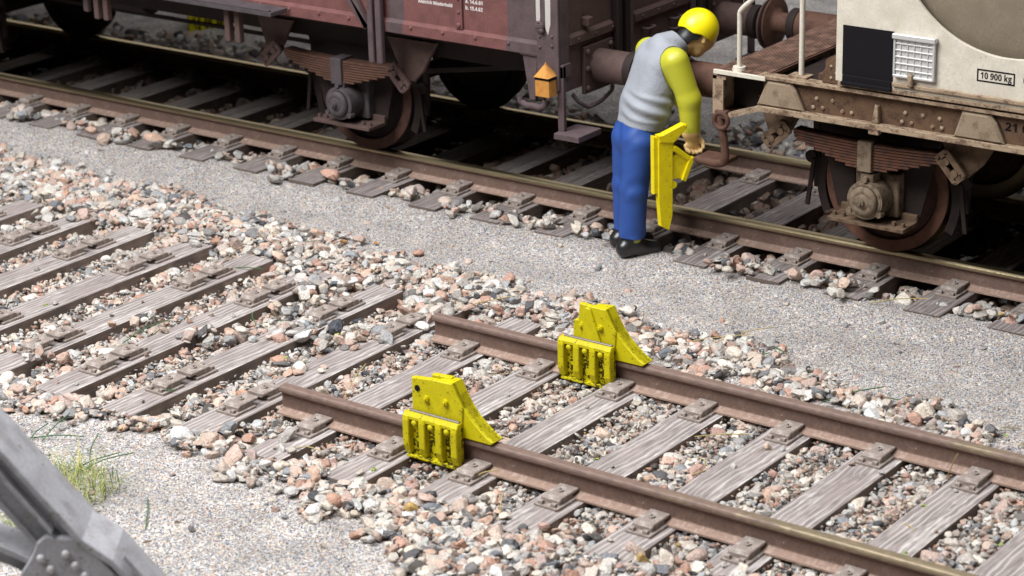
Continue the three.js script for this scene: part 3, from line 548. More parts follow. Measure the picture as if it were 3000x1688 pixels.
// ------------------------------------------------------------------ wagons
const fontBold = await new FontLoader().loadAsync('fonts/droid/droid_sans_bold.typeface.json');
function lettering(str, x0, x1, y, h, z) {
  const g = new TextGeometry(str, { font: fontBold, size: h, depth: .0016, curveSegments: 4 }); g.computeBoundingBox(); const b = g.boundingBox;
  g.translate(-b.min.x, 0, 0); g.scale((x1 - x0) / (b.max.x - b.min.x), 1, 1); return g.translate(x0, y, z);
}
function gear(w, cx, m) {   // one axle with its near spring, axle box, guard and hangers
  const zf = -3.29, zm = 2 * ZC - zf, cy = RT + .481;
  for (const side of [1, -1]) {
    const z0 = side > 0 ? zf : zm, L = (pts) => lathe(pts.map(([r, a]) => [r, a * side]), 'z', cx, cy, z0, 64);
    const wh = part(w, 'wheel', L([[.02, -.07], [.09, -.035], [.13, -.045], [.2, -.07], [.36, -.055], [.392, -.02], [.392, -.13], [.3, -.12], [.1, -.11], [.02, -.11]]), m.wheel);
    part(w, 'tyre', L([[.392, -.14], [.392, -.006], [.398, 0], [.468, 0], [.476, -.006]]), m.tyre, wh);
    part(w, 'tread', L([[.476, -.006], [.48, -.02], [.482, -.115], [.492, -.128], [.508, -.138], [.508, -.15], [.496, -.158], [.392, -.158], [.392, -.13]]), m.tread, wh);
  }
  part(w, 'axle', cyl(.07, .07, zf - zm - .1, 'z', cx, cy, ZC, 20), mDark);
  // leaf spring
  const sp = new THREE.Group(); sp.name = 'leaf_spring'; w.add(sp);
  for (let i = 0; i < 9; i++) {
    const hl = [.575, .572, .565, .548, .48, .4, .32, .24, .16][i], y = m.springTop - i * .0205, up = [], dn = [];
    for (let k = -8; k <= 8; k++) { const x = k / 8 * hl, c = .022 * (x / .575) ** 2; up.push([cx + .02 + x, y + c]); dn.unshift([cx + .02 + x, y + c - .0155]); }
    part(w, 'leaf', poly([...up, ...dn], -3.055, -2.945, .0015), m.spring, sp);
  }
  part(w, 'buckle', B(cx - .04, cx + .07, m.springTop - .195, m.springTop + .022, -3.075, -2.92, .008), m.box, sp);
  // axle guard
  part(w, 'axle_guard', poly([[cx - .5, 1.3], [cx + .5, 1.3], [cx + .33, .58], [cx + .21, .58], [cx + .185, 1.02], [cx - .165, 1.02], [cx - .19, .58], [cx - .31, .58]], -3.185, -3.16), m.guard);
  // axle box
  const bx = cx + .03, by = cy - .003, ax = part(w, 'axle_box', [B(bx - .165, bx + .175, by - .15, by + .17, -3.22, -3.08, .02), cyl(.14, .135, .2, 'z', bx, by, -3.02, 36), B(bx - .05, bx + .05, by + .11, by + .19, -3.05, -2.94, .01)], m.box);
  part(w, 'cover_flange', lathe([[.0, -.02], [.12, -.02], [.127, -.008], [.127, .004], [.118, .012], [.0, .012]], 'z', bx, by, -2.925, 36), m.box, ax);
  part(w, 'cover', lathe([[.0, .045], [.04, .045], [.052, .034], [.06, .034], [.07, .04], [.09, .036], [.104, .02], [.107, 0], [.0, 0]], 'z', bx, by, -2.915, 36), m.box, ax);
  part(w, 'cover_bolt', [cyl(.03, .026, .03, 'z', bx, by, -2.862, 8), cyl(.016, .014, .02, 'z', bx, by, -2.845, 8)], m.box, ax);
  for (const [ex, ey] of [[-.115, -.085], [.115, -.085], [0, .15]]) part(w, 'ear_bolt', cyl(.024, .02, .05, 'z', bx + ex, by + ey, -2.93, 10), m.box, ax);
  const kp = part(w, 'keeper_plate', [B(cx - .265, cx + .325, .542, .572, -3.16, -2.93, .006), B(cx - .265, cx - .12, .56, .62, -3.16, -3.13, .004), B(cx + .18, cx + .325, .56, .62, -3.16, -3.13, .004)], m.keep || m.hang);
  for (const kx of [-.235, -.165, .225, .295]) part(w, 'keeper_bolt', cyl(.017, .015, .03, 'y', cx + kx, .585, -2.985, 8), m.keep || m.hang, kp);
  // hanger brackets and shackles
  const hl = part(w, 'hanger_bracket', poly([[cx - .87, 1.34], [cx - .48, 1.34], [cx - .6, 1.12], [cx - .7, 1.01], [cx - .76, 1.03]], -3.03, -2.99, .006), m.hang);
  const hr = part(w, 'hanger_bracket', poly([[cx + .5, 1.34], [cx + 1.0, 1.34], [cx + .86, 1.1], [cx + .76, 1.0], [cx + .66, 1.02]], -3.03, -2.99, .006), m.hang);
  for (const [hh, sx, sy, an] of [[hl, cx - .665, m.springTop - .03, .72], [hr, cx + .665, m.springTop - .05, -.85]]) {
    const pts = [[-.1, -.035], [.1, -.035], [.1, .045], [-.1, .045]].map(([a, b]) => [a * Math.cos(an) - b * Math.sin(an), a * Math.sin(an) + b * Math.cos(an)]);
    const loop = pts.map((p, i) => bar([sx + p[0], sy + p[1], -2.915], [sx + pts[(i + 1) % 4][0], sy + pts[(i + 1) % 4][1], -2.915], .026, .04));
    const sh = part(w, 'shackle', [...loop, ...pts.map((p) => new THREE.SphereGeometry(.021, 8, 6).translate(sx + p[0], sy + p[1], -2.915))], m.hang, hh);
    for (const t of [-.048, .05]) part(w, 'shackle_pin', cyl(.028, .026, .12, 'z', sx + t * Math.cos(an) - .005 * Math.sin(an), sy + t * Math.sin(an), -2.955, 10), m.hang, hh);
  }
  // brake shoes on both sides of the wheel
  for (const s of [-1, 1]) part(w, 'brake_shoe', [poly([...Array(7)].map((_, i) => { const a = -.45 + .9 * i / 6; return [cx + s * Math.cos(a) * .495, cy - .04 + Math.sin(a) * .495]; }).concat([...Array(7)].map((_, i) => { const a = .45 - .9 * i / 6; return [cx + s * Math.cos(a) * .56, cy - .04 + Math.sin(a) * .56]; })), -3.41, -3.31), bar([cx + s * .58, .62, -3.36], [cx + s * .6, 1.28, -3.36], .03, .05), bar([cx + s * .62, .5, -3.28], [cx + s * .57, .85, -3.28], .02, .03), cyl(.045, .045, .02, 'z', cx + s * .6, .86, -3.29, 14)], m.guard);
  return sp;
}
function buffer(w, dir, xEnd, xPlate, z, y, m) {   // dir +1: buffer points to +x
  const L = xPlate - xEnd, d = dir;
  const b = part(w, 'buffer', [cyl(.125, .125, Math.abs(L) * .72, 'x', xEnd + L * .36, y, z, 36), B(Math.min(xEnd, xEnd + d * .03), Math.max(xEnd, xEnd + d * .03), y - .19, y + .17, z - .19, z + .19, .006)], m);
  part(w, 'buffer_collar', lathe([[.132, -.035], [.136, -.03], [.136, .03], [.132, .035], [.08, .036]], 'x', xEnd + L * .74, y, z, 36), mDark, b);
  part(w, 'buffer_head', lathe(d > 0 ? [[.085, -.16], [.085, -.05], [.13, -.03], [.2, -.02], [.206, -.01], [.2, -.002], [.0, .012]] : [[.085, .16], [.085, .05], [.13, .03], [.2, .02], [.206, .01], [.2, .002], [.0, -.012]], 'x', xPlate, y, z, 40), m === mRust ? mRust : mEnd, b);
  for (const [a, c] of [[-.15, -.15], [-.15, .13], [.15, -.15], [.15, .13], [-.15, 0], [.15, 0]]) part(w, 'buffer_bolt', rivet(xEnd + d * .034, y + c, z + a, .024, 'x'), m, b);
}

// brown goods wagon
{
  const w = thing('goods_wagon', 'weathered maroon brown goods wagon with white lettering, riveted sill and leaf springs', 'wagon', [-5.4, RT, ZC]);
  const M = { wheel: mDark, tyre: mWheel, tread: mDark, spring: mRust, box: mSlate, guard: mDark, hang: mEnd, springTop: 1.085 };
  const zs = -2.764, xe = -.70;
  part(w, 'floor', B(-10.3, xe - .02, 1.42, 1.5, 2 * ZC - zs + .02, zs - .03), mDark);
  for (const z of [-3.14, 2 * ZC + 3.14]) part(w, 'solebar', B(-10.2, xe - .05, 1.2, 1.42, z - .04, z + .04), mDark);
  for (const x of [-2.3, -1.5, -3.8, -5.2, -7.5]) part(w, 'crossbeam', B(x - .05, x + .05, 1.25, 1.42, 2 * ZC + 3.1, -3.18), mDark);
  // near side: panels, sill, ribs, stakes
  const seg = [[-10.3, -2.30, mMaroon], [-2.30, -2.14, mGreyBrown], [-2.14, -1.155, mMaroon], [-1.155, -.87, mGreyBrown]];
  for (const [a, b, m] of seg) {
    part(w, 'side_panel', B(a, b, 1.5, 3.1, zs - .03, zs), m);
    const sl = part(w, 'sill', poly([[zs - .032, 1.452], [zs + .028, 1.452], [zs + .03, 1.455], [zs + .03, 1.532], [zs + .004, 1.556], [zs - .032, 1.558]], a, b, 0, 'x'), m);
    for (let k = 0; k < 28; k++) { const x = -1.133 - k * .3085; if (x > a && x < b && Math.abs(x + 2.36) > .07) part(w, 'rivet', rivet(x, 1.512, zs + .03, .017), m, sl); }
  }
  part(w, 'side_panel', B(-10.3, -.75, 1.5, 3.1, 2 * ZC - zs, 2 * ZC - zs + .03), mMaroon);
  part(w, 'end_panel', B(-10.33, -10.3, 1.3, 3.1, 2 * ZC - zs, zs), mMaroon);
  const rb = part(w, 'side_rib', B(-1.635, -1.568, 1.556, 3.1, zs, zs + .02, .005), mMaroon);
  for (const y of [1.588, 1.687, 1.79, 1.9, 2.1, 2.3]) part(w, 'rivet', rivet(-1.6, y, zs + .02, y < 1.6 ? .022 : .015), mMaroon, rb);
  for (const [a, b] of [[-2.452, -2.395], [-2.372, -2.312]]) part(w, 'stake', B(a, b, 1.195, 3.1, zs + .032, zs + .085, .016), mGreyBrown);
  part(w, 'stake', B(-2.41, -2.355, 1.22, 3.1, zs + .002, zs + .034), mDark);
  for (const dx of [0, -.075]) part(w, 'diagonal_strut', bar([-2.47, 1.47, zs + .05], [-3.03 + dx * 3, 2.42, zs + .05], .035, .05), mGreyBrown);
  for (const x of [-5.6, -8.2]) part(w, 'stake', B(x, x + .06, 1.22, 3.1, zs + .032, zs + .085, .016), mGreyBrown);
  const bd = part(w, 'running_board', [B(-9.5, -3.28, 1.492, 1.53, -2.7, -2.5, .006), B(-9.5, -3.3, 1.53, 1.545, -2.53, -2.5, .004)], mSlate);
  for (const x of [-3.86, -3.75, -5.36, -5.25, -7.2]) part(w, 'board_bracket', B(x - .028, x + .028, 1.2, 1.49, -2.66, -2.6, .012), mEnd, bd);
  part(w, 'lettering', lettering('Anstrich Wiederhold', -1.998, -1.672, 1.712, .026, zs), mWhite);
  part(w, 'lettering', [lettering('a. 14.6.61', -1.545, -1.386, 1.762, .028, zs), lettering('b. 15.4.62', -1.545, -1.386, 1.712, .028, zs)], mWhite);
  // corner post, with chipped white paint near its top
  const cp = part(w, 'corner_post', poly([[-.90 + .025, 3.1], [-.68, 3.1], [-.68, 1.215], [-.70, 1.19], [-.80, 1.19], [-.875, 1.3]], zs, zs + .03, .005), mGreyBrown);
  part(w, 'corner_post', B(-.74, -.678, 1.19, 3.1, zs - .11, zs, .006), mGreyBrown);
  part(w, 'white_paint', [poly([[-.872, 1.72], [-.845, 1.69], [-.835, 1.74], [-.84, 2.3], [-.872, 2.3]], zs + .03, zs + .0325), poly([[-.79, 1.67], [-.768, 1.62], [-.745, 1.7], [-.735, 2.3], [-.79, 2.3]], zs + .03, zs + .0325)], flat(182, 176, 170, .7), cp);
  for (const [x, y] of [[-.845, 1.60], [-.845, 1.52], [-.735, 1.61], [-.735, 1.54]]) part(w, 'rivet', rivet(x, y, zs + .03, .014), mGreyBrown, cp);
  part(w, 'lamp_iron', [new THREE.TorusGeometry(.03, .012, 8, 16).translate(-.835, 1.68, zs + .045), B(-.86, -.80, 1.665, 1.7, zs + .03, zs + .06, .005), rivet(-.815, 1.65, zs + .05, .022)], mGreyBrown);
  part(w, 'rope_hook', [poly([[-1.024, 1.452], [-.88, 1.452], [-.9, 1.22], [-.915, 1.1], [-.965, 1.1], [-.985, 1.22], [-1.0, 1.3]], zs - .03, zs + .01, .006), B(-1.035, -.87, 1.44, 1.462, zs - .03, zs + .025, .006), tube([[-1.055, 1.115, zs], [-1.05, 1.075, zs], [-1.0, 1.05, zs], [-.94, 1.055, zs], [-.88, 1.05, zs], [-.83, 1.075, zs], [-.82, 1.12, zs]], .026, 30, 8)], mGreyBrown);
  // end wall: panels, ribs, stanchions, headstock with its openings, steps and grips
  const zl = zs - .02, zr = 2 * ZC - zs;
  part(w, 'end_panel', B(xe - .03, xe, 1.52, 3.1, zr, zl), mEnd);
  for (const [a, b] of [[-3.43, -2.875], [-4.5, -3.72], [zr, -4.8]]) { const er = part(w, 'end_rib', poly([[xe - .02, 1.523], [xe + .035, 1.523], [xe + .035, 1.578], [xe + .01, 1.6], [xe - .02, 1.6]].map(([x, y]) => [x, y]), a, b), mEnd); for (let z = b - .1; z > a; z -= .22) part(w, 'rivet', rivet(xe + .036, 1.552, z, .013, 'x'), mEnd, er); }
  for (const s of [1, -1]) { const m = (z) => ZC + s * (z - ZC); const zz = (a, b) => [Math.min(m(a), m(b)), Math.max(m(a), m(b))];
    for (const [a, b, d] of [[-3.50, -3.445, .07], [-3.61, -3.555, .07], [-3.71, -3.635, .03]]) part(w, 'end_stanchion', B(xe, xe + d, 1.26, 3.1, ...zz(a, b), .008), d > .05 ? mDark : mGreyBrown);
    part(w, 'bracket', B(xe, xe + .07, 1.63, 1.70, ...zz(-3.12, -3.05), .012), mEnd);
    for (const y of [1.36, 1.44]) part(w, 'hand_grip', [tube([[xe, y, m(-3.86)], [xe + .05, y, m(-3.87)], [xe + .05, y, m(-3.97)], [xe, y, m(-3.98)]], .012, 20, 6)], mGreyBrown);
    // headstock half, open where the square hole is
    part(w, 'headstock', [B(xe - .06, xe - .005, 1.17, 1.5, ...zz(-3.265, -2.86)), B(xe - .06, xe - .005, 1.44, 1.5, ...zz(-3.42, -3.265)), B(xe - .06, xe - .005, 1.17, 1.365, ...zz(-3.42, -3.265)), B(xe - .06, xe - .005, 1.17, 1.5, ...zz(ZC, -3.42))], mEnd);
    buffer(w, 1, xe, -.222, m(-3.239), 1.30, mEnd);
    part(w, 'footstep', [B(-.71, -.655, .88, 1.39, ...zz(-2.79, -2.755), .004), B(-.705, -.48, .852, .898, ...zz(-2.985, -2.69), .005), B(-.70, -.655, 1.3, 1.40, ...zz(-2.86, -2.755), .004)], mGreyBrown);
  }
  part(w, 'coupling_hook', [B(xe, xe + .1, 1.24, 1.36, ZC - .04, ZC + .04, .01), tube([[xe + .08, 1.3, ZC], [xe + .2, 1.3, ZC], [xe + .27, 1.26, ZC], [xe + .24, 1.19, ZC], [xe + .17, 1.2, ZC]], .03, 24, 8), new THREE.TorusGeometry(.09, .018, 8, 20).translate(xe + .24, 1.1, ZC)], mDark);
  part(w, 'grab_handle', tube([[-.69, 1.14, -2.92], [-.66, 1.08, -2.95], [-.64, 1.02, -3.05], [-.64, 1.03, -3.22], [-.64, 1.08, -3.36], [-.65, 1.14, -3.38], [-.69, 1.18, -3.3]], .016, 40, 8), mGreyBrown);
  gear(w, -3.02, M); gear(w, -8.0, M);
  part(w, 'brake_cylinder', cyl(.14, .14, .5, 'x', -5.7, 1.22, -3.35, 20), mDark);
  part(w, 'brake_rod', [bar([-8, .95, -3.7], [-3, .95, -3.7], .03, .03), bar([-2.4, 1.0, -3.3], [-1.2, 1.2, -3.3], .03, .04)], mDark);
}
// lantern on the corner of the brown wagon
{
  const o = thing('tail_lantern', 'small orange tail lantern with dark band hung at the brown wagon\'s corner', 'lantern', [-.765, 1.175, -2.69]);
  const roof = new THREE.CylinderGeometry(.012, .092, .085, 4, 1); roof.rotateY(Math.PI / 4); roof.translate(0, .19, 0);
  mesh('housing', B(-.063, .063, 0, .142, -.05, .05, .004), mOrange, o);
  mesh('roof', merge([roof, new THREE.ConeGeometry(.014, .03, 8).translate(0, .24, 0)]), mOrange, o);
  mesh('band', merge([B(-.068, .068, .126, .143, -.052, .052)]), mBlack, o);
}
// pale silo wagon
{
  const w = thing('silo_wagon', 'cream silo wagon with rusty riveted frame, black panel and weight lettering', 'wagon', [3.2, RT, ZC]);
  const M = { wheel: mWheel, tyre: mTyre, tread: flatTread(), spring: mSpring, box: mBoxy, guard: mDark, hang: mHang, springTop: 1.132 };
  const zs = -2.764, zm = (z) => 2 * ZC - z;
  // solebars: top flange, web, bottom flange
  for (const s of [1, -1]) {
    const q = (a, b) => s > 0 ? [a, b] : [zm(b), zm(a)];
    part(w, 'top_flange', B(.98, 7, 1.532, 1.557, ...q(zs - .1, zs), .004), mFrame);
    const wb = part(w, 'web', B(1.0, 7, 1.33, 1.532, ...q(zs - .085, zs - .055)), mWeb);
    part(w, 'bottom_flange', poly([[.955, 1.325], [1.0, 1.338], [7, 1.338], [7, 1.302], [.985, 1.294]], ...q(zs - .1, zs), .004), mFrame);
    if (s < 0) continue;
    for (const [x, y] of [[1.428, 1.443], [1.55, 1.442], [1.403, 1.379], [1.475, 1.38], [1.628, 1.379], [1.699, 1.381], [2.1, 1.44], [2.227, 1.441], [2.352, 1.437], [2.078, 1.377], [2.146, 1.374], [2.302, 1.375], [2.369, 1.376]]) part(w, 'rivet', rivet(x - .008, y - .004, zs - .053, .016), mFrame, wb);
    part(w, 'lettering', lettering('21 0', 2.81, 2.97, 1.425, .055, zs - .054), mBlack, wb);
    part(w, 'web_rib', [poly([[1.86, 1.338], [1.91, 1.338], [1.905, 1.46], [1.88, 1.47]], zs - .06, zs - .015, .005), B(1.84, 1.92, 1.262, 1.3, zs - .06, zs - .005, .008)], mFrame, wb);
    part(w, 'lift_bracket', poly([[1.05, 1.525], [1.235, 1.525], [1.275, 1.48], [1.34, 1.34], [.968, 1.34]], zs - .06, zs - .004, .018), mBracket, wb);
    part(w, 'lift_bracket', poly([[2.52, 1.525], [2.72, 1.525], [2.765, 1.47], [2.825, 1.34], [2.462, 1.34]], zs - .06, zs - .004, .018), mBracket, wb);
  }
  part(w, 'floor', B(1.05, 7, 1.44, 1.5, zm(zs - .09), zs - .09), mDark);
  for (const x of [1.3, 2.6, 4.5]) part(w, 'crossbeam', B(x - .05, x + .05, 1.3, 1.46, zm(zs - .1), zs - .1), mDark);
  // end: headstock, platform, rails
  part(w, 'headstock', [B(.615, .645, 1.2, 1.505, zm(zs - .01), zs - .01), B(.615, .72, 1.48, 1.505, zm(zs - .01), zs - .01), B(.615, .72, 1.2, 1.222, zm(zs - .01), zs - .01), B(.645, .70, 1.222, 1.48, zs - .03, zs - .01)], mFrame);
  for (const z of [-3.05, -3.6, -4.6, -5.18]) part(w, 'centre_beam', B(.64, 1.1, 1.24, 1.46, z - .04, z + .04), mDark);
  part(w, 'diagonal_brace', bar([.70, 1.215, zs - .03], [1.0, 1.315, zs - .05], .05, .035), mFrame);
  const pf = part(w, 'platform', B(.632, 1.045, 1.522, 1.55, zm(zs - .01), zs - .012, .004), mRust); part(w, 'platform_edge', B(.63, 1.047, 1.52, 1.552, zs - .012, zs + .01, .004), mCream, pf);
  const tr = tread(); const trm = new THREE.MeshStandardMaterial({ map: tr.c, bumpMap: tr.b, bumpScale: .012, roughness: .6 });
  part(w, 'tread_plate', B(.648, 1.03, 1.55, 1.556, zm(zs - .03), zs - .03), trm, pf, 1);
  part(w, 'hand_rail', tube([[.80, 1.55, zs - .06], [.80, 1.9, zs - .06], [.80, 1.96, zs - .06], [.83, 2.0, zs - .06], [.93, 2.09, zs - .06], [1.02, 2.2, zs - .06], [1.03, 2.6, zs - .06]], .018, 60, 10), mCream);
  part(w, 'rail_foot', cyl(.05, .045, .03, 'y', .80, 1.565, zs - .06, 16), mCream);
  part(w, 'hand_rail', cyl(.019, .019, 1.7, 'y', 1.27, 2.4, zs - .1, 12), mCream);
  part(w, 'rail_foot', B(1.19, 1.34, 1.553, 1.575, zs - .15, zs - .05, .005), mFrame);
  part(w, 'corner_post', [B(1.585, 1.632, 1.6, 4, zs - .04, zs - .005, .004), B(1.60, 1.632, 1.6, 4, zs - .14, zs - .04)], mCream);
  const gu = part(w, 'gusset', [poly([[1.46, 1.56], [1.60, 1.56], [1.60, 1.76], [1.57, 1.76], [1.5, 1.7], [1.46, 1.62]], zs - .07, zs - .045, .005), cyl(.05, .05, .08, 'z', 1.47, 1.66, zs - .2, 16), B(1.4, 1.55, 1.56, 1.6, zs - .3, zs - .1)], mWeb);
  for (const [x, y] of [[1.53, 1.6], [1.57, 1.64], [1.53, 1.68]]) part(w, 'rivet', rivet(x, y, zs - .045, .012), mFrame, gu);
  // body side panel with the round opening, hopper behind it
  const hole = new THREE.Path(); hole.absarc(2.83, 2.76, .845, 0, Math.PI * 2, true);
  const pn = part(w, 'side_panel', poly([[1.632, 1.6], [7, 1.6], [7, 3.9], [1.632, 3.9]], zs - .03, zs, .003, 'z', hole), mCream);
  part(w, 'panel_flange', [B(1.61, 7, 1.574, 1.602, zs - .05, zs + .012, .004), B(2.02, 7, 1.625, 1.655, zs, zs + .022, .008)], mFrame);
  part(w, 'hopper_dish', lathe([[0, -.02], [.3, -.025], [.6, -.05], [.8, -.085], [.9, -.11]], 'z', 2.83, 2.76, zs, 72), mDish);
  part(w, 'dish_seam', [bar([2.16, 2.36, zs - .088], [2.27, 2.14, zs - .098], .012, .012)], mDish);
  part(w, 'body_roof', B(1.632, 7, 3.86, 3.9, zm(zs), zs - .03), mCream); part(w, 'end_wall', B(1.7, 1.74, 1.6, 3.86, zm(zs) + .03, zs - .03), mWeb);
  part(w, 'side_panel', B(1.632, 7, 1.6, 3.9, zm(zs), zm(zs) + .03), mCream);
  part(w, 'black_panel', [B(1.64, 2.018, 1.655, 1.992, zs - .001, zs + .004), B(1.645, 2.012, 1.60, 1.655, zs - .001, zs + .016, .006), B(1.64, 2.018, 1.585, 1.612, zs, zs + .03, .006)], mBlack, pn);
  const cx0 = 2.03, cx1 = 2.325, cy0 = 1.7, cy1 = 1.968, cc = part(w, 'card_holder', B(cx0, cx1, cy0, cy1, zs, zs + .018, .006), mSilver);
  const bars = [B(cx0 - .008, cx1 + .012, cy1 - .014, cy1 + .022, zs + .002, zs + .045, .007), B(cx0, cx1, cy0 - .004, cy0 + .014, zs + .01, zs + .034, .005), B(cx0 - .002, cx0 + .014, cy0, cy1, zs + .01, zs + .03, .004), B(cx1 - .01, cx1 + .006, cy0, cy1, zs + .01, zs + .034, .004)];
  for (let i = 1; i < 6; i++) { const y = lerp(cy0, cy1, i / 6); bars.push(B(cx0 + .012, cx1 - .012, y - .005, y + .005, zs + .014, zs + .027, .003)); }
  for (let i = 1; i < 6; i++) { const x = lerp(cx0, cx1, i / 6); bars.push(B(x - .005, x + .005, cy0 + .012, cy1 - .012, zs + .014, zs + .024, .003)); }
  part(w, 'wire_grid', bars, mSilver, cc); part(w, 'latch', B(2.145, 2.18, 1.645, 1.73, zs + .02, zs + .05, .008), mFrame, cc);
  // weight lettering in its frame
  const y0 = 1.742, y1 = 1.825, xa = 2.62, xb = 2.885;
  part(w, 'lettering', [lettering('10 900 kg', xa + .026, xb - .022, y0 + .022, .042, zs), B(xa, xb, y1 - .01, y1, zs, zs + .0016), B(xa, xb, y0, y0 + .01, zs, zs + .0016), B(xa, xa + .01, y0 + .01, y1 - .01, zs, zs + .0016), B(xb - .01, xb, y0 + .01, y1 - .01, zs, zs + .0016)], mBlack, pn);
  part(w, 'lettering', new THREE.TorusGeometry(.036, .007, 4, 28).scale(1, 1, .2).translate(2.985, 1.79, zs + .001), flat(34, 36, 70, .6), pn);
  for (const s of [1, -1]) {
    const m = (z) => ZC + s * (z - ZC); buffer(w, -1, .615, -.198, m(-3.239), 1.315, mRust);
    part(w, 'footstep', [tube([[.665, 1.24, m(zs - .02)], [.70, 1.05, m(zs - .02)], [.715, .93, m(zs - .02)], [.70, .875, m(zs - .02)], [.64, .86, m(zs - .02)], [.48, .862, m(zs - .03)]], .03, 40, 10), B(.45, .70, .842, .878, ...(s > 0 ? [zs - .22, zs - .01] : [zm(zs - .01), zm(zs - .22)]), .008)], mRust);
    part(w, 'draw_ring', [new THREE.TorusGeometry(.055, .018, 8, 20).translate(.69, 1.185, m(zs)), B(.64, .74, 1.2, 1.26, Math.min(m(zs - .04), m(zs + .01)), Math.max(m(zs - .04), m(zs + .01)), .01)], mRust);
  }
  part(w, 'coupling_hook', [B(.5, .62, 1.24, 1.36, ZC - .04, ZC + .04, .01), tube([[.52, 1.3, ZC], [.42, 1.3, ZC], [.35, 1.26, ZC], [.38, 1.19, ZC], [.45, 1.2, ZC]], .03, 24, 8)], mRust);
  gear(w, 1.72, M); gear(w, 6.2, M);
}
function flatTread() { return new THREE.MeshStandardMaterial({ color: lin(120, 106, 84), metalness: .9, roughness: .38 }); }
function tread() {   // raised diamond pattern of the platform sheet
  const S2 = 528, cell = 24, hgt = (x, y) => { const u = (x + y) / cell, v = (x - y) / cell, a = Math.abs(u - Math.round(u)), b = Math.abs(v - Math.round(v)); return Math.max(1 - a * 6, 1 - b * 6, 0); };
  const c = tex(S2, S2, (x, y, o) => { const h = hgt(x, y), n = N1(x / 40, y / 40, 12), f = N3(x / 3, y / 3, 170), t = clamp(.18 + .62 * h + .6 * (n - .5) + .3 * (f - .5)); o[0] = lerp(70, 184, t); o[1] = lerp(48, 142, t); o[2] = lerp(38, 120, t); });
  const b = tex(S2, S2, (x, y, o) => { o[0] = o[1] = o[2] = 255 * hgt(x, y); }, false); for (const t of [c, b]) t.repeat.set(1.3, 1.3); return { c, b };
}

// ------------------------------------------------------------------ grey riveted girder in the near corner
{
  const o = thing('steel_girder', 'blurred light grey riveted steel girder corner with gusset plate, in front of the grass tuft', 'girder', [3.111, -.05, 2.923], undefined, .6466);
  const m = mGirder, mRivet = flat(200, 198, 198, .5);
  mesh('top_flange', poly([[-3.0, 2.31], [-2.349, 1.497], [-2.02, 1.04], [-1.887, .93], [-1.40, .26], [-1.36, 0], [-1.42, 0], [-1.44, .24], [-1.90, .895], [-2.04, 1.01], [-2.365, 1.465], [-3.0, 2.27]], -.34, 0, .006), m, o);
  mesh('web', poly([[-3.0, 2.28], [-2.36, 1.47], [-2.03, 1.02], [-1.9, .9], [-1.45, .26], [-1.45, 0], [-1.8, 0], [-1.8, .3], [-2.2, .92], [-2.378, 1.19], [-3.0, 2.0]], -.1, -.07), m, o);
  mesh('stiffener', poly([[-3.0, 2.17], [-2.36, 1.378], [-2.155, 1.085], [-2.163, 1.062], [-2.37, 1.352], [-3.0, 2.14]], -.08, .0, .004), m, o);
  mesh('lower_flange', poly([[-3.0, 2.03], [-2.378, 1.215], [-2.2, .96], [-2.21, .935], [-2.39, 1.18], [-3.0, 1.99]], -.28, -.04, .004), m, o);
  mesh('inner_rib', poly([[-1.83, .97], [-1.40, .36], [-1.41, .33], [-1.84, .945]], -.12, .02, .004), m, o);
  const gp = mesh('gusset_plate', poly([[-2.262, .957], [-2.235, 1.02], [-2.194, 1.052], [-2.05, 1.038], [-2.0, 1.0], [-1.887, .85], [-1.5, .2], [-1.5, 0], [-2.5, 0], [-2.5, .6]], -.05, -.01, .006), m, o);
  for (const [x, y] of [[-2.104, .965], [-2.066, .905], [-2.026, .85], [-1.984, .795], [-1.94, .735], [-2.221, .946], [-2.182, .889], [-2.143, .83], [-2.1, .77], [-2.06, .71]]) mesh('rivet', rivet(x, y, -.004, .02), mRivet, gp);
  mesh('tie_beam', merge([poly([[-3.0, 1.27], [-2.397, 1.0], [-2.2, .89], [-2.2, .86], [-2.4, .965], [-3.0, 1.24]], -.25, -.03, .004), poly([[-3.0, 1.2], [-2.4, .95], [-2.2, .86], [-2.2, .75], [-2.4, .86], [-3.0, 1.1]], -.16, -.12)]), m, o);
  mesh('tie_foot', B(-2.44, -1.4, 0, .06, -.4, .04, .006), m, o);
}

// ------------------------------------------------------------------ grass, flakes, fibres
function blade(g, x, y, z, dx, dz, len, bend, wd) {   // curved tapering blade of two faces
  const P = g.P, n = 5, base = P.length / 3, px = -dz, pz = dx, l = Math.hypot(px, pz) || 1;
  for (let i = 0; i <= n; i++) { const t = i / n, h = len * t * (1 - bend * t * .6), q = len * bend * t * t * .9 + len * .12 * t, ww = wd * (1 - .85 * t); P.push(x + dx * q - px / l * ww, y + h, z + dz * q - pz / l * ww, x + dx * q + px / l * ww, y + h + ww * .3, z + dz * q + pz / l * ww); }
  for (let i = 0; i < n; i++) { const a = base + i * 2; g.I.push(a, a + 1, a + 2, a + 1, a + 3, a + 2); }
}
const toGeo = (g) => { const b = new THREE.BufferGeometry(); b.setAttribute('position', new THREE.Float32BufferAttribute(g.P, 3)); b.setIndex(g.I); b.computeVertexNormals(); return b; };
const leafMat = (r, g, b) => new THREE.MeshPhysicalMaterial({ color: lin(r, g, b), roughness: .8, side: THREE.DoubleSide, transmission: .25, thickness: 0 });
const mG1 = leafMat(122, 144, 66), mG2 = leafMat(184, 180, 110), mG3 = leafMat(62, 112, 58), mStraw = leafMat(190, 172, 110);
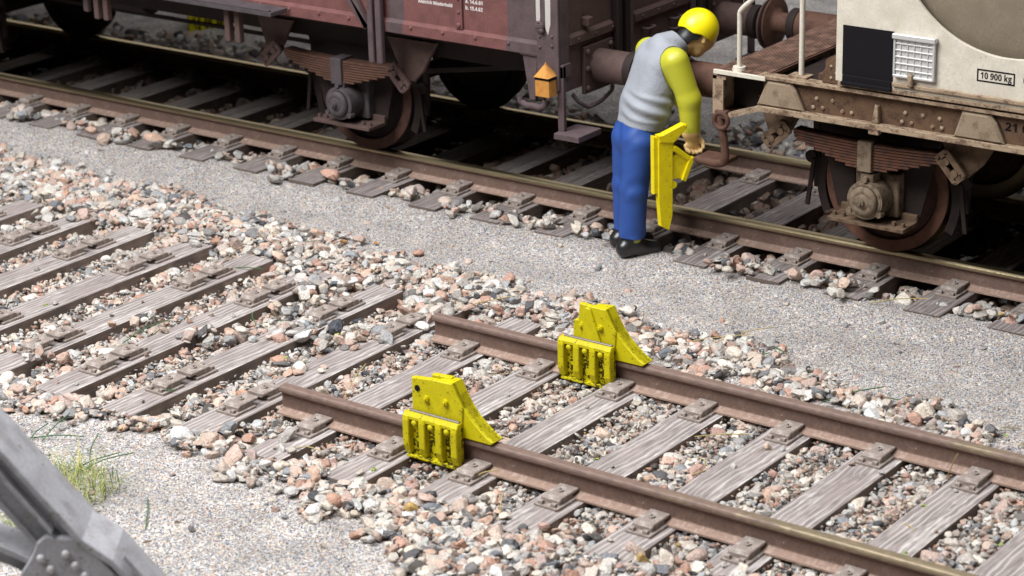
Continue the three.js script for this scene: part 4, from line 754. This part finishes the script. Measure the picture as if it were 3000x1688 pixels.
function tuft(cx, cz, n, spread, h, label) {
  const o = thing('grass_tuft', label, 'grass tuft', [cx, ground(cx, cz) - .01, cz]), r = rng(Math.floor(cx * 997 + cz * 131) + 5000), sets = [{ P: [], I: [] }, { P: [], I: [] }];
  for (let i = 0; i < n; i++) { const a = r() * 6.283, q = spread * Math.sqrt(r()), an = r() * 6.283, x = Math.cos(a) * q, z = Math.sin(a) * q; blade(sets[r() < .6 ? 0 : 1], x, 0, z, Math.cos(an), Math.sin(an), h * (.45 + .7 * r()), .3 + .8 * r(), .0034); }
  mesh('green_blades', toGeo(sets[0]), mG1, o); mesh('dry_blades', toGeo(sets[1]), mG2, o);
}
tuft(-.69, 2.3, 470, .32, .24, 'pale green tuft of grass growing in gravel behind the grey girder');
tuft(-.45, 2.95, 200, .22, .22, 'green and straw tuft of grass seen between the girder\'s two beams');
{
  const o = new THREE.Group(); o.name = 'loose_grass'; o.userData = { kind: 'stuff', label: 'loose single grass blades and straw fibres lying on stones, sleepers and gravel', category: 'grass' }; scene.add(o);
  const r = rng(8080), lay = (list, m, name, wd) => { const gs = list.map(([x0, z0, x1, z1, lift]) => { const y0 = topAt(x0, z0), y1 = topAt(x1, z1); return tube([[x0, y0 + .012, z0], [(x0 + x1) / 2 + (r() - .5) * .03, (y0 + y1) / 2 + .02 + lift, (z0 + z1) / 2 + (r() - .5) * .03], [x1, y1 + .012 + lift * 1.6, z1]], wd, 8, 5); }); const k = mesh(name, merge(gs), m, o); return k; };
  const topAt = (x, z) => { const on = Math.abs(z) < 1.36 ? 0 : 0; return Math.max(ground(x, z), Math.abs(z) < 1.3 ? -.035 : -9) + on; };
  const G1 = [[-1.385, 1.978, -1.468, 1.717, .02], [-1.447, 1.894, -1.14, 1.725, .01], [-1.344, 1.889, -1.431, 1.564, .03], [-.861, 2.118, -.728, 1.822, .03], [-.8, 2.1, -.6, 1.83, .05], [-.775, 2.032, -.983, 1.746, .05], [-.188, 2.133, .097, 2.433, 0], [-2.558, -1.067, -2.218, -1.105, .03], [-1.3, 1.0, -1.12, .93, .03], [-2.1, .45, -2.0, .1, .05], [2.42, -1.2, 2.72, -1.42, .05], [1.72, -1.3, 1.85, -1.5, .05], [.0, -2.66, .03, -2.74, .08]];
  const G2 = [[1.25, .95, 1.42, .86, .06], [1.5, .93, 1.75, 1.3, .03], [.05, 1.15, .35, 1.2, .05], [-.2, .35, -.35, -.05, .04], [1.1, -1.35, 1.55, -1.75, .04], [2.0, -.35, 2.3, -.5, .02], [3.55, -.62, 3.75, -.35, .2], [1.35, -1.7, 1.62, -1.95, .04], [-.6, -1.2, -.2, -1.5, .04], [.2, -1.6, .5, -1.3, .04], [1.9, -2.75, 2.3, -2.85, .05]];
  for (let i = 0; i < 26; i++) { const x = -5 + 9 * r(), z = r() < .5 ? -1.9 + .9 * r() : (r() - .5) * 2.4, a = r() * 6.3, l = .08 + .16 * r(); (r() < .5 ? G1 : G2).push([x, z, x + l * Math.cos(a), z + l * Math.sin(a), .02 * r()]); }
  lay(G1, mG3, 'green_blades', .0038); lay(G2, mStraw, 'straw_blades', .0036);
  // crumbs of moss
  const ms = []; for (let i = 0; i < 22; i++) { const x = -5 + 9.5 * r(), z = -2.0 + 4 * r(); for (let k = 0; k < 5; k++) { const g = new THREE.TetrahedronGeometry(.005 + .008 * r(), 0); g.rotateX(r() * 6); g.rotateY(r() * 6); g.scale(1, .5, 1.4); g.translate(x + (r() - .5) * .03, topAt(x, z) + .03 + .01 * r(), z + (r() - .5) * .03); ms.push(g); } }
  mesh('moss_crumbs', merge(ms), leafMat(164, 188, 74), o);
}
[[-4.351, -1.923, 'small orange paint flake on gravel above the bare sleepers, farthest from the worker'], [-2.114, -1.872, 'larger orange paint flake lying where the gravel meets the ballast'], [-1.889, -2.005, 'tiny orange paint flake on gravel beside the larger flake']].forEach(([x, z, label], i) => {
  const s = [.06, .075, .04][i], o = thing('paint_flake', label, 'flake', [x, ground(x, z), z], 'orange flakes on the gravel');
  const g = poly([[-s * .6, -s * .2], [0, -s * .45], [s * .7, -s * .1], [s * .35, s * .3], [-s * .3, s * .35]], -.004, .008, .002); g.rotateX(-1.2); g.rotateY(i * 1.3); g.translate(0, .02, 0); mesh('flake', g, mOrange, o);
});

scene.traverse((o) => { if (o.isMesh) { o.castShadow = o.receiveShadow = true; } });
renderer.render(scene, camera);
